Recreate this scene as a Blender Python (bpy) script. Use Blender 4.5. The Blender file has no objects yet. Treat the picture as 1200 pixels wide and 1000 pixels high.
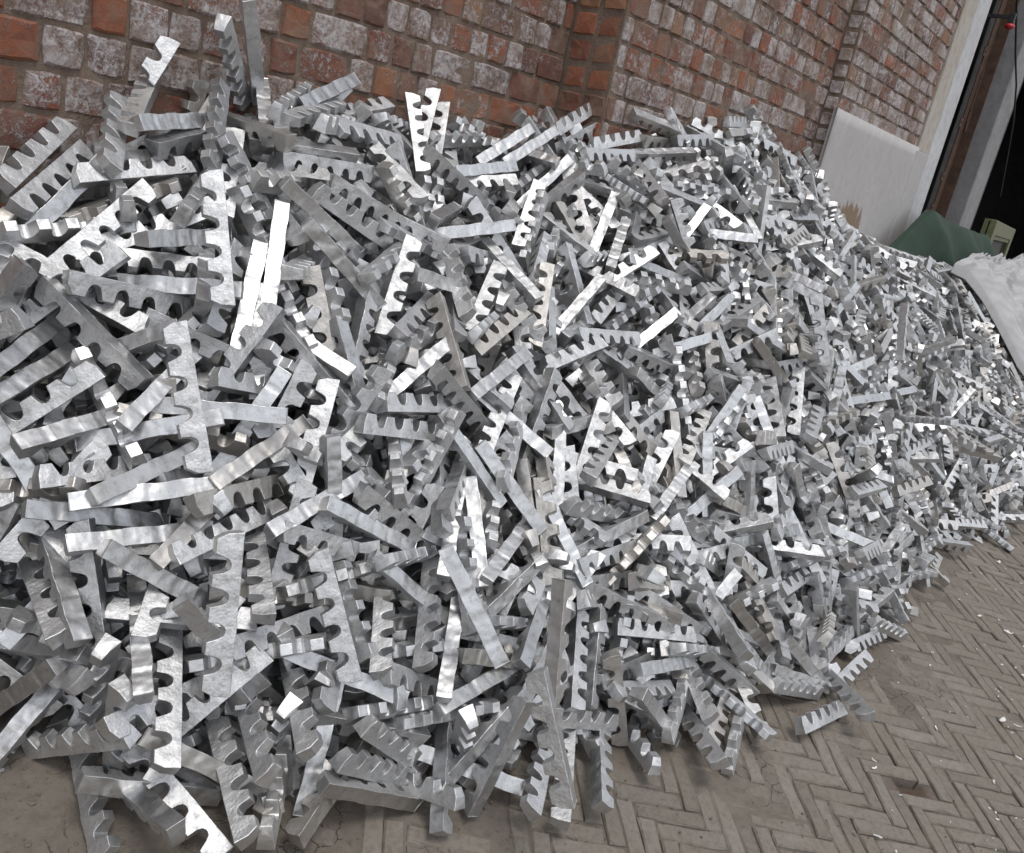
import bpy, bmesh, math, random
import numpy as np
from mathutils import Vector, Matrix, Quaternion
random.seed(7)
sc=bpy.context.scene
COL=sc.collection

# ---------------------------------------------------------------- camera
# world: x runs along the brick wall, y into it, z up; the wall's left face is the plane y = 0
CAM=Vector((0,-2.1,1.18))
cd=bpy.data.cameras.new('camera'); cam=bpy.data.objects.new('camera',cd); COL.objects.link(cam)
right=Vector((0.61301824,-0.76546051,0.19564981)); down=Vector((-0.12656844,-0.33958443,-0.93202084)); fwd=Vector((0.77986478,0.54658268,-0.30505459))
mw=Matrix.Identity(4)
for i in range(3):
    mw[i][0]=right[i]; mw[i][1]=-down[i]; mw[i][2]=-fwd[i]; mw[i][3]=CAM[i]
cam.matrix_world=mw
cd.sensor_width=36; cd.lens=1022.83/1200*36; cd.clip_start=.02; cd.clip_end=400
sc.camera=cam
def ray(px,py):
    """direction through a point of the photograph (1200 x 1000)"""
    return right*((px-600)/1022.83)+down*((py-500)/1022.83)+fwd

# ---------------------------------------------------------------- light
EL,AZ=70,205          # degrees; a high sun behind thin cloud, over the left shoulder
world=bpy.data.worlds.new('World'); sc.world=world; world.use_nodes=True
nt=world.node_tree; bg=nt.nodes['Background']
sky=nt.nodes.new('ShaderNodeTexSky'); sky.sky_type='NISHITA'; sky.sun_disc=False
sky.sun_elevation=math.radians(EL); sky.sun_rotation=math.radians(AZ); sky.dust_density=1.2; sky.ozone_density=1; sky.air_density=1
hs=nt.nodes.new('ShaderNodeHueSaturation'); hs.inputs['Saturation'].default_value=.22   # thin cloud: nearly grey sky
nt.links.new(sky.outputs[0],hs.inputs['Color']); nt.links.new(hs.outputs[0],bg.inputs['Color'])
bg.inputs['Strength'].default_value=.13
sd=bpy.data.lights.new('sun','SUN'); sd.energy=.85; sd.angle=math.radians(20); sd.color=(1,.96,.9)
sun=bpy.data.objects.new('sun',sd); COL.objects.link(sun)
_a=math.radians(AZ); _e=math.radians(EL)
sdir=Vector((math.sin(_a)*math.cos(_e),math.cos(_a)*math.cos(_e),math.sin(_e)))
sun.rotation_euler=sdir.to_track_quat('Z','Y').to_euler()
vs=sc.view_settings; vs.view_transform='Standard'; vs.look='None'; vs.exposure=.72; vs.gamma=1; vs.use_curve_mapping=False
sc.cycles.max_bounces=5; sc.cycles.diffuse_bounces=3; sc.cycles.glossy_bounces=2; sc.cycles.use_denoising=True

# ---------------------------------------------------------------- helpers
TILT=.2                                        # the yard slopes down from the wall
def gz(y): return TILT*y if y>-4 else -.8      # and levels out further off
def link(name,me,mats=(),parent=None):
    o=bpy.data.objects.new(name,me); COL.objects.link(o)
    if me is not None:
        for m in (mats if isinstance(mats,(list,tuple)) else [mats]): me.materials.append(m)
    if parent is not None: o.parent=parent
    return o
def tag(o,label=None,cat=None,group=None,kind=None):
    if label: o['label']=label
    if cat: o['category']=cat
    if group: o['group']=group
    if kind: o['kind']=kind
    return o
def empty(name,loc=(0,0,0)):
    o=bpy.data.objects.new(name,None); COL.objects.link(o); o.location=loc; o.empty_display_size=.1; return o
def mesh(name,v,f,smooth=False):
    me=bpy.data.meshes.new(name); me.from_pydata([tuple(map(float,p)) for p in v],[],f); me.update()
    if smooth: me.polygons.foreach_set('use_smooth',[True]*len(me.polygons))
    return me
def boxv(a,b):
    x0,y0,z0=a;x1,y1,z1=b
    return [(x0,y0,z0),(x1,y0,z0),(x1,y1,z0),(x0,y1,z0),(x0,y0,z1),(x1,y0,z1),(x1,y1,z1),(x0,y1,z1)],[(0,3,2,1),(4,5,6,7),(0,1,5,4),(1,2,6,5),(2,3,7,6),(3,0,4,7)]
def boxmesh(name,a,b,bev=0):
    me=mesh(name,*boxv(a,b))
    if bev:
        bm=bmesh.new(); bm.from_mesh(me); bmesh.ops.bevel(bm,geom=bm.edges[:],offset=bev,segments=2,profile=.5,affect='EDGES',clamp_overlap=True); bm.to_mesh(me); bm.free()
    return me
def boxes(name,lst):
    V=[];F=[]
    for a,b in lst:
        v,f=boxv(a,b); n=len(V); V+=v; F+=[tuple(i+n for i in q) for q in f]
    return mesh(name,V,F)
_rs=np.random.RandomState(5); _tab=_rs.rand(256,256)
def vnoise(x,y):
    """smooth value noise 0..1 on numpy arrays"""
    xi=np.floor(x).astype(int); yi=np.floor(y).astype(int); fx=x-xi; fy=y-yi
    fx=fx*fx*(3-2*fx); fy=fy*fy*(3-2*fy)
    g=lambda a,b:_tab[a&255,b&255]
    return (g(xi,yi)*(1-fx)+g(xi+1,yi)*fx)*(1-fy)+(g(xi,yi+1)*(1-fx)+g(xi+1,yi+1)*fx)*fy
def fbm(x,y,o=4):
    s=0;a=.5
    for k in range(o): s=s+a*vnoise(x*2**k+17*k,y*2**k+31*k); a*=.5
    return s/(1-.5**o)

# ---------------------------------------------------------------- materials
class G:
    """small helper around one material's node tree"""
    def __init__(s,name):
        s.m=bpy.data.materials.new(name); s.m.use_nodes=True; s.t=s.m.node_tree; s.b=s.t.nodes['Principled BSDF']
    def n(s,typ,**kw):
        x=s.t.nodes.new(typ)
        for k,v in kw.items(): setattr(x,k,v)
        return x
    def l(s,a,b): s.t.links.new(a,b)
    def val(s,sock,v):
        if hasattr(v,'is_output'): s.l(v,sock)
        else: sock.default_value=v
    def pos(s,scale=None):
        g=s.n('ShaderNodeNewGeometry').outputs['Position']
        if scale is None: return g
        m=s.n('ShaderNodeMapping'); m.inputs['Scale'].default_value=scale; s.l(g,m.inputs['Vector']); return m.outputs[0]
    def obj(s): return s.n('ShaderNodeTexCoord').outputs['Object']
    def noise(s,vec,scale,detail=4,rough=.6,dist=0):
        x=s.n('ShaderNodeTexNoise'); s.l(vec,x.inputs['Vector']); x.inputs['Scale'].default_value=scale; x.inputs['Detail'].default_value=detail; x.inputs['Roughness'].default_value=rough; x.inputs['Distortion'].default_value=dist
        return x.outputs['Fac']
    def voro(s,vec,scale,feature='F1',out='Distance'):
        x=s.n('ShaderNodeTexVoronoi',feature=feature); s.l(vec,x.inputs['Vector']); x.inputs['Scale'].default_value=scale; return x.outputs[out]
    def ramp(s,fac,stops):
        x=s.n('ShaderNodeValToRGB'); s.l(fac,x.inputs[0]); e=x.color_ramp.elements
        while len(e)<len(stops): e.new(.5)
        for i,(p,c) in enumerate(stops):
            e[i].position=p; e[i].color=(*c,1) if isinstance(c,tuple) else (c,c,c,1)
        return x.outputs[0]
    def mix(s,fac,a,b,blend='MIX'):
        x=s.n('ShaderNodeMix',data_type='RGBA',blend_type=blend)
        s.val(x.inputs[0],fac)
        for sock,v in ((x.inputs[6],a),(x.inputs[7],b)):
            if isinstance(v,tuple): v=(*v,1)
            s.val(sock,v)
        return x.outputs[2]
    def math(s,op,a,b=0.0,clamp=False):
        x=s.n('ShaderNodeMath',operation=op,use_clamp=clamp); s.val(x.inputs[0],a); s.val(x.inputs[1],b); return x.outputs[0]
    def attr(s,name):
        a=s.n('ShaderNodeAttribute',attribute_type='OBJECT',attribute_name=name).outputs['Fac']
        b=s.n('ShaderNodeAttribute',attribute_type='GEOMETRY',attribute_name=name).outputs['Fac']
        return s.math('ADD',a,b)
    def bump(s,h,strength,dist=.002,prev=None):
        x=s.n('ShaderNodeBump'); s.l(h,x.inputs['Height']); x.inputs['Strength'].default_value=strength; x.inputs['Distance'].default_value=dist
        if prev is not None: s.l(prev,x.inputs['Normal'])
        return x.outputs[0]
    def out(s,color=None,rough=None,normal=None,metal=None,**kw):
        for k,v in (('Base Color',color),('Roughness',rough),('Normal',normal),('Metallic',metal)):
            if v is None: continue
            if isinstance(v,tuple): v=(*v,1)
            s.val(s.b.inputs[k],v)
        for k,v in kw.items(): s.val(s.b.inputs[k],v)
        return s.m

def mat_bar():
    g=G('cast_aluminium'); t=g.attr('tone'); o=g.obj()
    # object space for single bars, a stored copy of it for the joined ones
    pn=g.n('ShaderNodeVectorMath',operation='ADD'); g.l(g.pos(),pn.inputs[0])
    off=g.n('ShaderNodeCombineXYZ'); g.l(g.math('MULTIPLY',t,37.0),off.inputs[0]); g.l(off.outputs[0],pn.inputs[1]); p=pn.outputs[0]
    big=g.noise(p,14,3,.6); mid=g.noise(p,60,4,.65); fine=g.noise(p,300,3,.7); lump=g.voro(p,190,'SMOOTH_F1'); und=g.noise(p,34,1,.4)
    col=g.mix(t,(.55,.555,.565),(.72,.724,.73))
    col=g.mix(g.ramp(big,[(.44,0.0),(.72,.45)]),col,(.36,.35,.34))
    col=g.mix(g.ramp(mid,[(.54,0.0),(.74,.55)]),col,(.20,.195,.19))
    col=g.mix(g.ramp(fine,[(.52,0.0),(.70,.40)]),col,(.24,.235,.23))
    col=g.mix(g.ramp(t,[(.84,0.0),(.90,.55)]),col,(.40,.365,.32))
    r=g.math('ADD',g.math('MULTIPLY',mid,.24),g.math('MULTIPLY',big,.16)); r=g.math('ADD',r,.23)
    grain=g.math('ADD',g.math('MULTIPLY',fine,.5),g.math('MULTIPLY',lump,.55))
    rf=g.attr('rough')
    n1=g.bump(und,.60,.006); n2=g.n('ShaderNodeBump'); g.l(grain,n2.inputs['Height']); g.l(n1,n2.inputs['Normal']); n2.inputs['Distance'].default_value=.0028
    g.l(g.math('ADD',g.math('MULTIPLY',rf,.36),.06),n2.inputs['Strength'])
    r=g.math('ADD',r,g.math('MULTIPLY',rf,.12))
    return g.out(col,r,n2.outputs[0],1.0)
M_BAR=mat_bar()

def mat_brick():
    g=G('weathered_brick'); t=g.attr('tone'); w=g.attr('white'); p=g.pos()
    red=g.ramp(t,[(0,(.10,.046,.038)),(.3,(.175,.064,.042)),(.6,(.25,.080,.040)),(.85,(.30,.098,.044)),(1,(.30,.165,.085))])
    n1=g.noise(p,11,5,.7); n2=g.noise(p,70,6,.8,.6); n3=g.noise(p,230,4,.8); n4=g.noise(p,30,4,.7)
    red=g.mix(g.ramp(n2,[(.40,0.0),(.68,.65)]),red,(.12,.065,.05))
    red=g.mix(g.ramp(n4,[(.50,0.0),(.75,.5)]),red,(.20,.135,.105))
    # lime wash that has worn off in flakes
    c=g.math('ADD',g.math('MULTIPLY',n1,.85),g.math('MULTIPLY',n4,.55)); c=g.math('ADD',c,g.math('MULTIPLY',n2,1.15)); c=g.math('ADD',c,g.math('MULTIPLY',n3,.85)); c=g.math('ADD',c,g.math('MULTIPLY',w,.62))
    c2=g.math('SUBTRACT',c,1.49); f=g.ramp(c2,[(.38,0.0),(.48,.55),(.62,.95)])
    lime=g.mix(g.ramp(n2,[(.35,0.0),(.62,1.0)]),(.24,.195,.185),(.50,.475,.475))
    col=g.mix(f,red,lime)
    mud=g.ramp(g.noise(p,8,7,.75),[(.46,0.0),(.60,.80)])
    col=g.mix(mud,col,(.20,.135,.098))
    h=g.math('ADD',g.math('MULTIPLY',n2,.8),g.math('MULTIPLY',n3,.5)); h=g.math('ADD',h,g.math('MULTIPLY',f,.35))
    return g.out(col,.9,g.bump(h,.8,.006))
M_BRICK=mat_brick()
def mat_mortar():
    g=G('mud_mortar'); p=g.pos(); a=g.noise(p,12,5,.7); b=g.noise(p,120,4,.75)
    col=g.ramp(a,[(.3,(.115,.078,.058)),(.5,(.185,.133,.10)),(.7,(.25,.195,.155))])
    col=g.mix(g.ramp(b,[(.4,0.0),(.7,.5)]),col,(.13,.10,.08))
    return g.out(col,.95,g.bump(g.math('ADD',g.math('MULTIPLY',a,1.0),b),.9,.008))
M_MORTAR=mat_mortar()
def mat_plaster(name,c1,c2,stain,scale=1.0,brown=None):
    g=G(name); p=g.pos(); a=g.noise(g.pos((1,1,.5)),5*scale,5,.65); b=g.noise(p,160,3,.7); d=g.noise(p,16,5,.7)
    col=g.mix(g.ramp(a,[(.35,0.0),(.68,1.0)]),c1,c2)
    col=g.mix(g.ramp(d,[(.45,0.0),(.70,.75)]),col,stain)
    if brown:
        x,y,z,rx,rz=brown                     # bare patch where the skim has come off
        sp=g.n('ShaderNodeSeparateXYZ'); g.l(p,sp.inputs[0])
        u=g.math('DIVIDE',g.math('SUBTRACT',sp.outputs[0],x),rx); v=g.math('DIVIDE',g.math('SUBTRACT',sp.outputs[2],z),rz)
        rr=g.math('SQRT',g.math('ADD',g.math('MULTIPLY',u,u),g.math('MULTIPLY',v,v)))
        rr=g.math('ADD',rr,g.math('MULTIPLY',g.math('SUBTRACT',g.noise(g.pos((9,9,1.6)),4,4,.6),.5),1.5))
        col=g.mix(g.ramp(rr,[(.8,1.0),(.95,0.0)]),col,(.20,.14,.09))
    return g.out(col,.85,g.bump(g.math('ADD',b,g.math('MULTIPLY',d,.8)),.35,.004))
M_DADO=mat_plaster('grey_plaster',(.37,.355,.352),(.41,.395,.392),(.33,.315,.31),1,(5.60,-.3,1.10,.30,.15))
M_JAMB=mat_plaster('beige_plaster',(.36,.33,.29),(.43,.40,.36),(.27,.22,.17),1)
M_WHITE=mat_plaster('white_painted_plaster',(.44,.44,.455),(.52,.52,.535),(.33,.325,.32),1)
M_GREYP=mat_plaster('dull_grey_plaster',(.20,.195,.20),(.26,.25,.26),(.15,.145,.145),1)
M_DARK=mat_plaster('shade_dark_plaster',(.055,.055,.058),(.075,.074,.076),(.035,.035,.036),1)  # gloom of the doorways and room, put into the plaster colour
HOLE=(2.665,-1.935); HDIR=(.80,.60)      # where paving bricks have come up: centre and long axis
def mat_ground():
    g=G('packed_dirt'); p=g.pos(); a=g.noise(p,3.2,6,.65); b=g.noise(p,38,5,.7); c=g.noise(p,230,3,.75)
    col=g.ramp(a,[(.3,(.108,.091,.074)),(.5,(.145,.124,.103)),(.7,(.180,.157,.133))])
    col=g.mix(g.ramp(b,[(.45,0.0),(.72,.6)]),col,(.078,.064,.051))
    col=g.mix(g.ramp(c,[(.55,0.0),(.75,.5)]),col,(.19,.169,.147))
    sp=g.n('ShaderNodeSeparateXYZ'); g.l(p,sp.inputs[0])
    dx=g.math('SUBTRACT',sp.outputs[0],HOLE[0]); dy=g.math('SUBTRACT',sp.outputs[1],HOLE[1])
    u=g.math('DIVIDE',g.math('ADD',g.math('MULTIPLY',dx,HDIR[0]),g.math('MULTIPLY',dy,HDIR[1])),.17); v=g.math('DIVIDE',g.math('SUBTRACT',g.math('MULTIPLY',dx,HDIR[1]),g.math('MULTIPLY',dy,HDIR[0])),.085)
    rr=g.math('ADD',g.math('SQRT',g.math('ADD',g.math('MULTIPLY',u,u),g.math('MULTIPLY',v,v))),g.math('MULTIPLY',g.math('SUBTRACT',g.noise(p,22,4,.6),.5),.9))
    col=g.mix(g.ramp(rr,[(.35,.75),(1.1,0.0)]),col,(.085,.052,.036))     # reddish soil bared in the hole
    wv=g.n('ShaderNodeVectorMath',operation='ADD'); g.l(p,wv.inputs[0])
    nv=g.n('ShaderNodeTexNoise'); nv.inputs['Scale'].default_value=9; nv.inputs['Detail'].default_value=5; g.l(p,nv.inputs['Vector'])
    sv=g.n('ShaderNodeVectorMath',operation='SCALE'); g.l(nv.outputs['Color'],sv.inputs[0]); sv.inputs['Scale'].default_value=.12; g.l(sv.outputs[0],wv.inputs[1])
    cr=g.voro(wv.outputs[0],15,'DISTANCE_TO_EDGE'); msk=g.ramp(g.noise(p,4.5,4,.6),[(.50,0.0),(.58,1.0)])
    crk=g.math('MULTIPLY',g.ramp(cr,[(.0,1.0),(.022,0.0)]),msk)       # drying cracks
    h=g.math('ADD',g.math('MULTIPLY',b,.8),g.math('MULTIPLY',c,.35)); h=g.math('SUBTRACT',h,g.math('MULTIPLY',crk,2.0))
    return g.out(col,.96,g.bump(h,.8,.006))
M_GROUND=mat_ground()
def mat_paver():
    g=G('dusty_paving_brick'); t=g.attr('tone'); p=g.pos(); a=g.noise(p,5,5,.65); b=g.noise(p,60,5,.7); c=g.noise(p,300,3,.75)
    base=g.ramp(t,[(0,(.135,.117,.098)),(.4,(.18,.159,.137)),(.75,(.22,.196,.172)),(.95,(.19,.156,.127)),(1,(.20,.125,.09))])
    col=g.mix(g.ramp(a,[(.40,0.0),(.60,.9)]),base,(.180,.156,.128))
    col=g.mix(g.ramp(b,[(.45,0.0),(.75,.55)]),col,(.066,.055,.045))
    col=g.mix(g.ramp(c,[(.55,0.0),(.75,.35)]),col,(.21,.19,.172))
    return g.out(col,.93,g.bump(g.math('ADD',g.math('MULTIPLY',b,1.0),g.math('MULTIPLY',c,.4)),.7,.005))
M_PAVER=mat_paver()
def mat_simple(name,c,rough=.7,metal=0.0,vary=.25,scale=20,bump=.3,**kw):
    g=G(name); p=g.pos(); a=g.noise(p,scale,5,.7); b=g.noise(p,scale*8,3,.7)
    col=g.mix(g.ramp(a,[(.35,0.0),(.7,1.0)]),c,tuple(x*(1-vary) for x in c))
    return g.out(col,rough,g.bump(g.math('ADD',a,b),bump,.003),metal,**kw)
M_RUST=mat_simple('rusty_steel',(.105,.060,.040),.85,.2,.55,14)
M_TARP=mat_simple('green_canvas',(.015,.038,.023),.85,0,.35,9,.25)
M_SACK=mat_simple('white_woven_plastic',(.40,.395,.40),.5,0,.16,11,.3)
M_OLIVE=mat_simple('olive_paint',(.13,.135,.060),.6,0,.35,12)
M_BLACK=mat_simple('black_rubber',(.012,.012,.013),.6)
M_RED=mat_simple('red_plastic',(.45,.02,.03),.4)
M_PAPER=mat_simple('white_scrap',(.72,.71,.69),.7)
M_SOIL=mat_simple('red_brown_soil',(.12,.065,.040),.97,0,.5,40,.8)
# ---------------------------------------------------------------- ground
def cover(x,y):
    """how far the dirt stands above (+) or below (-) the paving bricks' tops, in metres"""
    n=fbm(x*1.3+3,y*1.3+9,4)-.5
    n2=fbm(x*6+13,y*6+5,3)-.5
    foot=np.interp(x,FOOT_X,FOOT_Y)
    near=np.clip((y-(foot-.30))/.30,-1.6,1)                      # dust gathers along the heap's foot
    left=np.clip((1.30-x)/.35,-1,1.4)
    c=-.0032+.006*left+.005*near+.022*n+.008*n2
    return np.clip(c,-.008,.012)
FOOT_X=[-.6,.2,.66,.8,.97,1.14,1.33,1.53,1.68,1.88,2.11,2.4,2.6,3.03,3.44,4.06,4.8,5.2,6.0,7.0,8.0,9.0]
FOOT_Y=[-.35,-.45,-.60,-.98,-1.04,-1.10,-1.18,-1.27,-1.33,-1.37,-1.47,-1.5,-1.55,-1.62,-1.62,-1.57,-1.5,-1.56,-1.65,-1.65,-1.5,-1.2]
def axis(lo,hi,step,far,grow=1.5):
    a=list(np.arange(lo,hi+1e-6,step)); s=step; x=hi; b=[]
    while x<far: s*=grow; x+=s; b.append(x)
    s=step; x=lo; c=[]
    while x>-far: s*=grow; x-=s; c.append(x)
    return np.array(c[::-1]+a+b)
gx=axis(.25,6.3,.0125,180); gy=axis(-3.0,-.35,.0125,180)
gX,gY=np.meshgrid(gx,gy,indexing='ij')
gZ=np.where(gY>-4,TILT*gY,-.8)
gZ=np.where(gY>.4,.08,gZ)
inn=(gX>.2)&(gX<6.4)&(gY>-3.1)&(gY<-.3)
rel=np.where(inn,cover(gX,gY)+.0016*(fbm(gX*40,gY*40,3)-.5),-.002)
# the hole where paving bricks have come up
def hole_uv(x,y): return ((x-HOLE[0])*HDIR[0]+(y-HOLE[1])*HDIR[1])/.13,((x-HOLE[0])*HDIR[1]-(y-HOLE[1])*HDIR[0])/.055
_hu,_hv=hole_uv(gX,gY)
hd=np.hypot(_hu,_hv)+.5*(fbm(gX*14,gY*14,2)-.5)
rel=np.where(hd<1,np.minimum(rel,-.030*(1-hd**2)-.008),rel)
gZ=gZ+rel
ny=len(gy); idx=np.arange(len(gx)*ny).reshape(len(gx),ny)
quads=np.stack([idx[:-1,:-1],idx[1:,:-1],idx[1:,1:],idx[:-1,1:]],-1).reshape(-1,4)
gm=bpy.data.meshes.new('ground'); nv=gX.size; nf=len(quads)
gm.vertices.add(nv); gm.vertices.foreach_set('co',np.stack([gX,gY,gZ],-1).astype(np.float32).ravel())
gm.loops.add(nf*4); gm.loops.foreach_set('vertex_index',quads.ravel().astype(np.int32))
gm.polygons.add(nf); gm.polygons.foreach_set('loop_start',np.arange(0,nf*4,4,dtype=np.int32)); gm.polygons.foreach_set('use_smooth',np.ones(nf,bool)); gm.update(calc_edges=True)
ground=link('ground',gm,M_GROUND); tag(ground,'brown packed dirt with drying cracks lying over the paving',kind='structure')

# ---- herringbone paving of narrow bricks laid on edge
PW=.0480; PK=4
pave=empty('pavement'); tag(pave,'dusty grey-brown herringbone brick paving in front of the heap',kind='structure')
def paver_mesh(name,seed):
    r=random.Random(seed); L=PW*PK-.0035; W=PW-.0035; ch=.004
    def ring(ins,z,j):
        pts=[]
        for k in range(5): pts.append((-L/2+L*k/4,-W/2))
        pts.append((L/2,0))
        for k in range(5): pts.append((L/2-L*k/4,W/2))
        pts.append((-L/2,0))
        return [(x*(1-2*ins/L)+r.uniform(-j,j),y*(1-2*ins/W)+r.uniform(-j,j),z+r.uniform(-j,j)*.4) for x,y in pts]
    a=ring(ch,0,.0022); b=ring(0,-ch*1.2,.0018); c=ring(0,-.05,0)
    # worn corners
    n=len(a); V=a+b+c; F=[tuple(range(n))]
    for k in range(n):
        k2=(k+1)%n; F.append((k,k+n,k2+n,k2)); F.append((k+n,k+2*n,k2+2*n,k2+n))
    return mesh(name,V,F)
PM=[paver_mesh('paving_brick',s) for s in range(10)]
for m in PM: m.materials.append(M_PAVER)
c45=math.cos(math.pi/4)
cand=[]
rp=random.Random(11)
for i in range(-20,140):
    for j in range(-140,60):
        k=(i-j)%(2*PK)
        if k==0: cx,cy,an=(i+PK/2)*PW,(j+.5)*PW,0
        elif k==2*PK-1: cx,cy,an=(i+.5)*PW,(j+PK/2)*PW,math.pi/2
        else: continue
        x=(cx-cy)*c45+.0; y=(cx+cy)*c45-2.0
        if not(.9<x<6.2 and -3.0<y<-1.05): continue
        if y>np.interp(x,FOOT_X,FOOT_Y)+.12: continue
        if math.hypot(*hole_uv(x,y))<1.0: continue
        P=Vector((x,y,gz(y))); v=P-CAM; d=v.dot(fwd); u=600+1022.83*v.dot(right)/d; w=500+1022.83*v.dot(down)/d
        if u>1330 or w>1130 or u<250: continue
        vis=float(cover(np.array([x]),np.array([y]))[0])
        if vis>.0075: continue
        cand.append((d+(0 if u<1215 and w<1015 else 6),x,y,an))
cand.sort()
slope=Matrix.Rotation(math.atan(TILT),4,'X')
rest=[]
for q,(d,x,y,an) in enumerate(cand):
    dz=rp.uniform(-.0055,.0045)+.002*math.sin(x*5+y*3)
    M=Matrix.Translation((x,y,gz(y)+dz))@slope@Matrix.Rotation(math.pi/4+an+rp.uniform(-.045,.045)+(math.pi if rp.random()<.5 else 0),4,'Z')@Matrix.Rotation(rp.uniform(-.045,.045),4,'X')@Matrix.Rotation(rp.uniform(-.025,.025),4,'Y')
    tone=.15+.6*rp.random()
    me=PM[rp.randrange(10)]
    if q<300:
        o=bpy.data.objects.new('paving_brick',me); COL.objects.link(o); o.parent=pave; o.matrix_world=M; o['tone']=tone
    else: rest.append((me,M,tone))
def join(name,items,mats,parent=None,attr='tone',smooth=None):
    """many (mesh, matrix, tone) as one mesh"""
    V=[];LV=[];LS=[];T=[];S=[];X={};nv=0;nl=0
    cache={}
    extra={}
    for me,M,t in items:
        if me.name not in cache:
            co=np.empty(len(me.vertices)*3); me.vertices.foreach_get('co',co)
            lv=np.empty(len(me.loops),np.int32); me.loops.foreach_get('vertex_index',lv)
            ls=np.empty(len(me.polygons),np.int32); me.polygons.foreach_get('loop_start',ls)
            sm=np.empty(len(me.polygons),bool); me.polygons.foreach_get('use_smooth',sm)
            ra=me.attributes.get('rough'); rv=None
            if ra: rv=np.empty(len(me.polygons),np.float32); ra.data.foreach_get('value',rv)
            nn=None
            if 'nrm' in me.attributes:
                nn=np.empty(len(me.vertices)*3,np.float32); me.attributes['nrm'].data.foreach_get('vector',nn); nn=nn.reshape(-1,3)
            cache[me.name]=(co.reshape(-1,3),lv,ls,sm,rv,nn)
        co,lv,ls,sm,rv,nn=cache[me.name]; A=np.array(M)
        V.append(co@A[:3,:3].T+A[:3,3]); LV.append(lv+nv); LS.append(ls+nl); S.append(sm); T.append(np.full(len(ls),t,np.float32))
        if rv is not None: extra.setdefault('rough',[]).append(rv)
        if nn is not None: extra.setdefault('nrm',[]).append(nn@A[:3,:3].T)
        nv+=len(co); nl+=len(lv)
    m=bpy.data.meshes.new(name); V=np.concatenate(V); LV=np.concatenate(LV); LS=np.concatenate(LS)
    m.vertices.add(len(V)); m.vertices.foreach_set('co',V.astype(np.float32).ravel())
    m.loops.add(len(LV)); m.loops.foreach_set('vertex_index',LV)
    m.polygons.add(len(LS)); m.polygons.foreach_set('loop_start',LS); m.polygons.foreach_set('use_smooth',np.concatenate(S)); m.update(calc_edges=True)
    m.attributes.new(attr,'FLOAT','FACE').data.foreach_set('value',np.concatenate(T))
    if 'rough' in extra: m.attributes.new('rough','FLOAT','FACE').data.foreach_set('value',np.concatenate(extra['rough']))
    if 'nrm' in extra: m.normals_split_custom_set_from_vertices(np.concatenate(extra['nrm']))
    return link(name,m,mats,parent)
if rest: tag(join('paving_bricks_beyond',rest,M_PAVER,pave),kind='stuff')

# ---------------------------------------------------------------- brick wall
XA,XB,XC=2.85,4.93,6.62            # where the wall steps towards the yard, steps again, and its brick ends
YA,YB,YC=0.0,-.22,-.30
ZTOP=3.7
wall=empty('brick_wall',(3.5,0,0)); tag(wall,'old red brick wall with worn white limewash behind the heap','wall')
def inwall(o): o.matrix_parent_inverse=wall.matrix_world.inverted(); return o
W_INV=Matrix.Translation((-3.5,0,0))
def wpart(name,me,mats):
    o=link(name,me,mats,wall); o.matrix_parent_inverse=W_INV; return o
wpart('wall_core',boxes('wall_core',[((-6,.014,-.6),(XA-.002,.35,ZTOP)),((XA+.012,YB+.014,-.6),(XB-.002,.35,ZTOP)),((XB+.012,YC+.014,-.6),(XC,.35,ZTOP))]),M_MORTAR)
def mortar_face(x0,x1,z0,z1,yf,step,seed):
    xs=np.arange(x0,x1+step*.5,step); zs=np.arange(z0,z1+step*.5,step)
    X,Z=np.meshgrid(xs,zs,indexing='ij')
    Y=yf+.0038+.011*(fbm(X*16+seed,Z*16+3,4)-.5)+.007*(fbm(X*3.1+seed,Z*3.1,2)-.5)
    Y=np.minimum(Y,yf+.011)
    n=len(zs); V=np.stack([X,Y,Z],-1).reshape(-1,3); q=np.arange(len(xs)*n).reshape(len(xs),n)
    F=np.stack([q[:-1,:-1],q[1:,:-1],q[1:,1:],q[:-1,1:]],-1).reshape(-1,4)
    return mesh('mortar',V.tolist(),F.tolist(),True)
wpart('mortar',mortar_face(-1.7,XA-.004,.2,3.7,YA,.017,1),M_MORTAR)
wpart('mortar',mortar_face(XA+.004,XB-.004,.8,3.7,YB,.018,7),M_MORTAR)
wpart('mortar',mortar_face(XB+.004,XC-.004,1.4,3.7,YC,.02,13),M_MORTAR)
wpart('mortar',boxmesh('mortar',(XA-.0005,YB+.003,-.6),(XA+.02,.013,ZTOP)),M_MORTAR)
wpart('mortar',boxmesh('mortar',(XB-.0005,YC+.003,-.6),(XB+.02,YB+.013,ZTOP)),M_MORTAR)
def brick_mesh(name,seed):
    """unit brick: face in x,z (1 x 1) at y = 0, sides running back"""
    r=random.Random(seed); V=[];F=[]
    base=[(-.5,-.5),(-.2,-.5),(.2,-.5),(.5,-.5),(.5,0),(.5,.5),(.2,.5),(-.2,.5),(-.5,.5),(-.5,0)]
    n=len(base)
    cr=[r.uniform(.0,.10) if i in(0,3,5,8) else 0 for i in range(n)]
    for ins,y,j in((.06,0,.018),(.0,.10,.022),(.0,1,0)):
        for (x,z),c in zip(base,cr):
            k=1-2*ins-c
            V.append((x*k+r.uniform(-j,j),y+(r.uniform(-.05,.05) if ins else 0),z*k+r.uniform(-j,j)))
    c0=len(V); V.append((r.uniform(-.15,.15),r.uniform(-.07,.05),r.uniform(-.15,.15)))
    for k in range(n):
        k2=(k+1)%n; F.append((c0,k2,k)); F.append((k,k2,k2+n,k+n)); F.append((k+n,k2+n,k2+2*n,k+2*n))
    me=mesh(name,V,F); me.materials.append(M_BRICK); return me
BM=[brick_mesh('brick',s) for s in range(12)]
rb=random.Random(3)
bricks=[]
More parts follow.
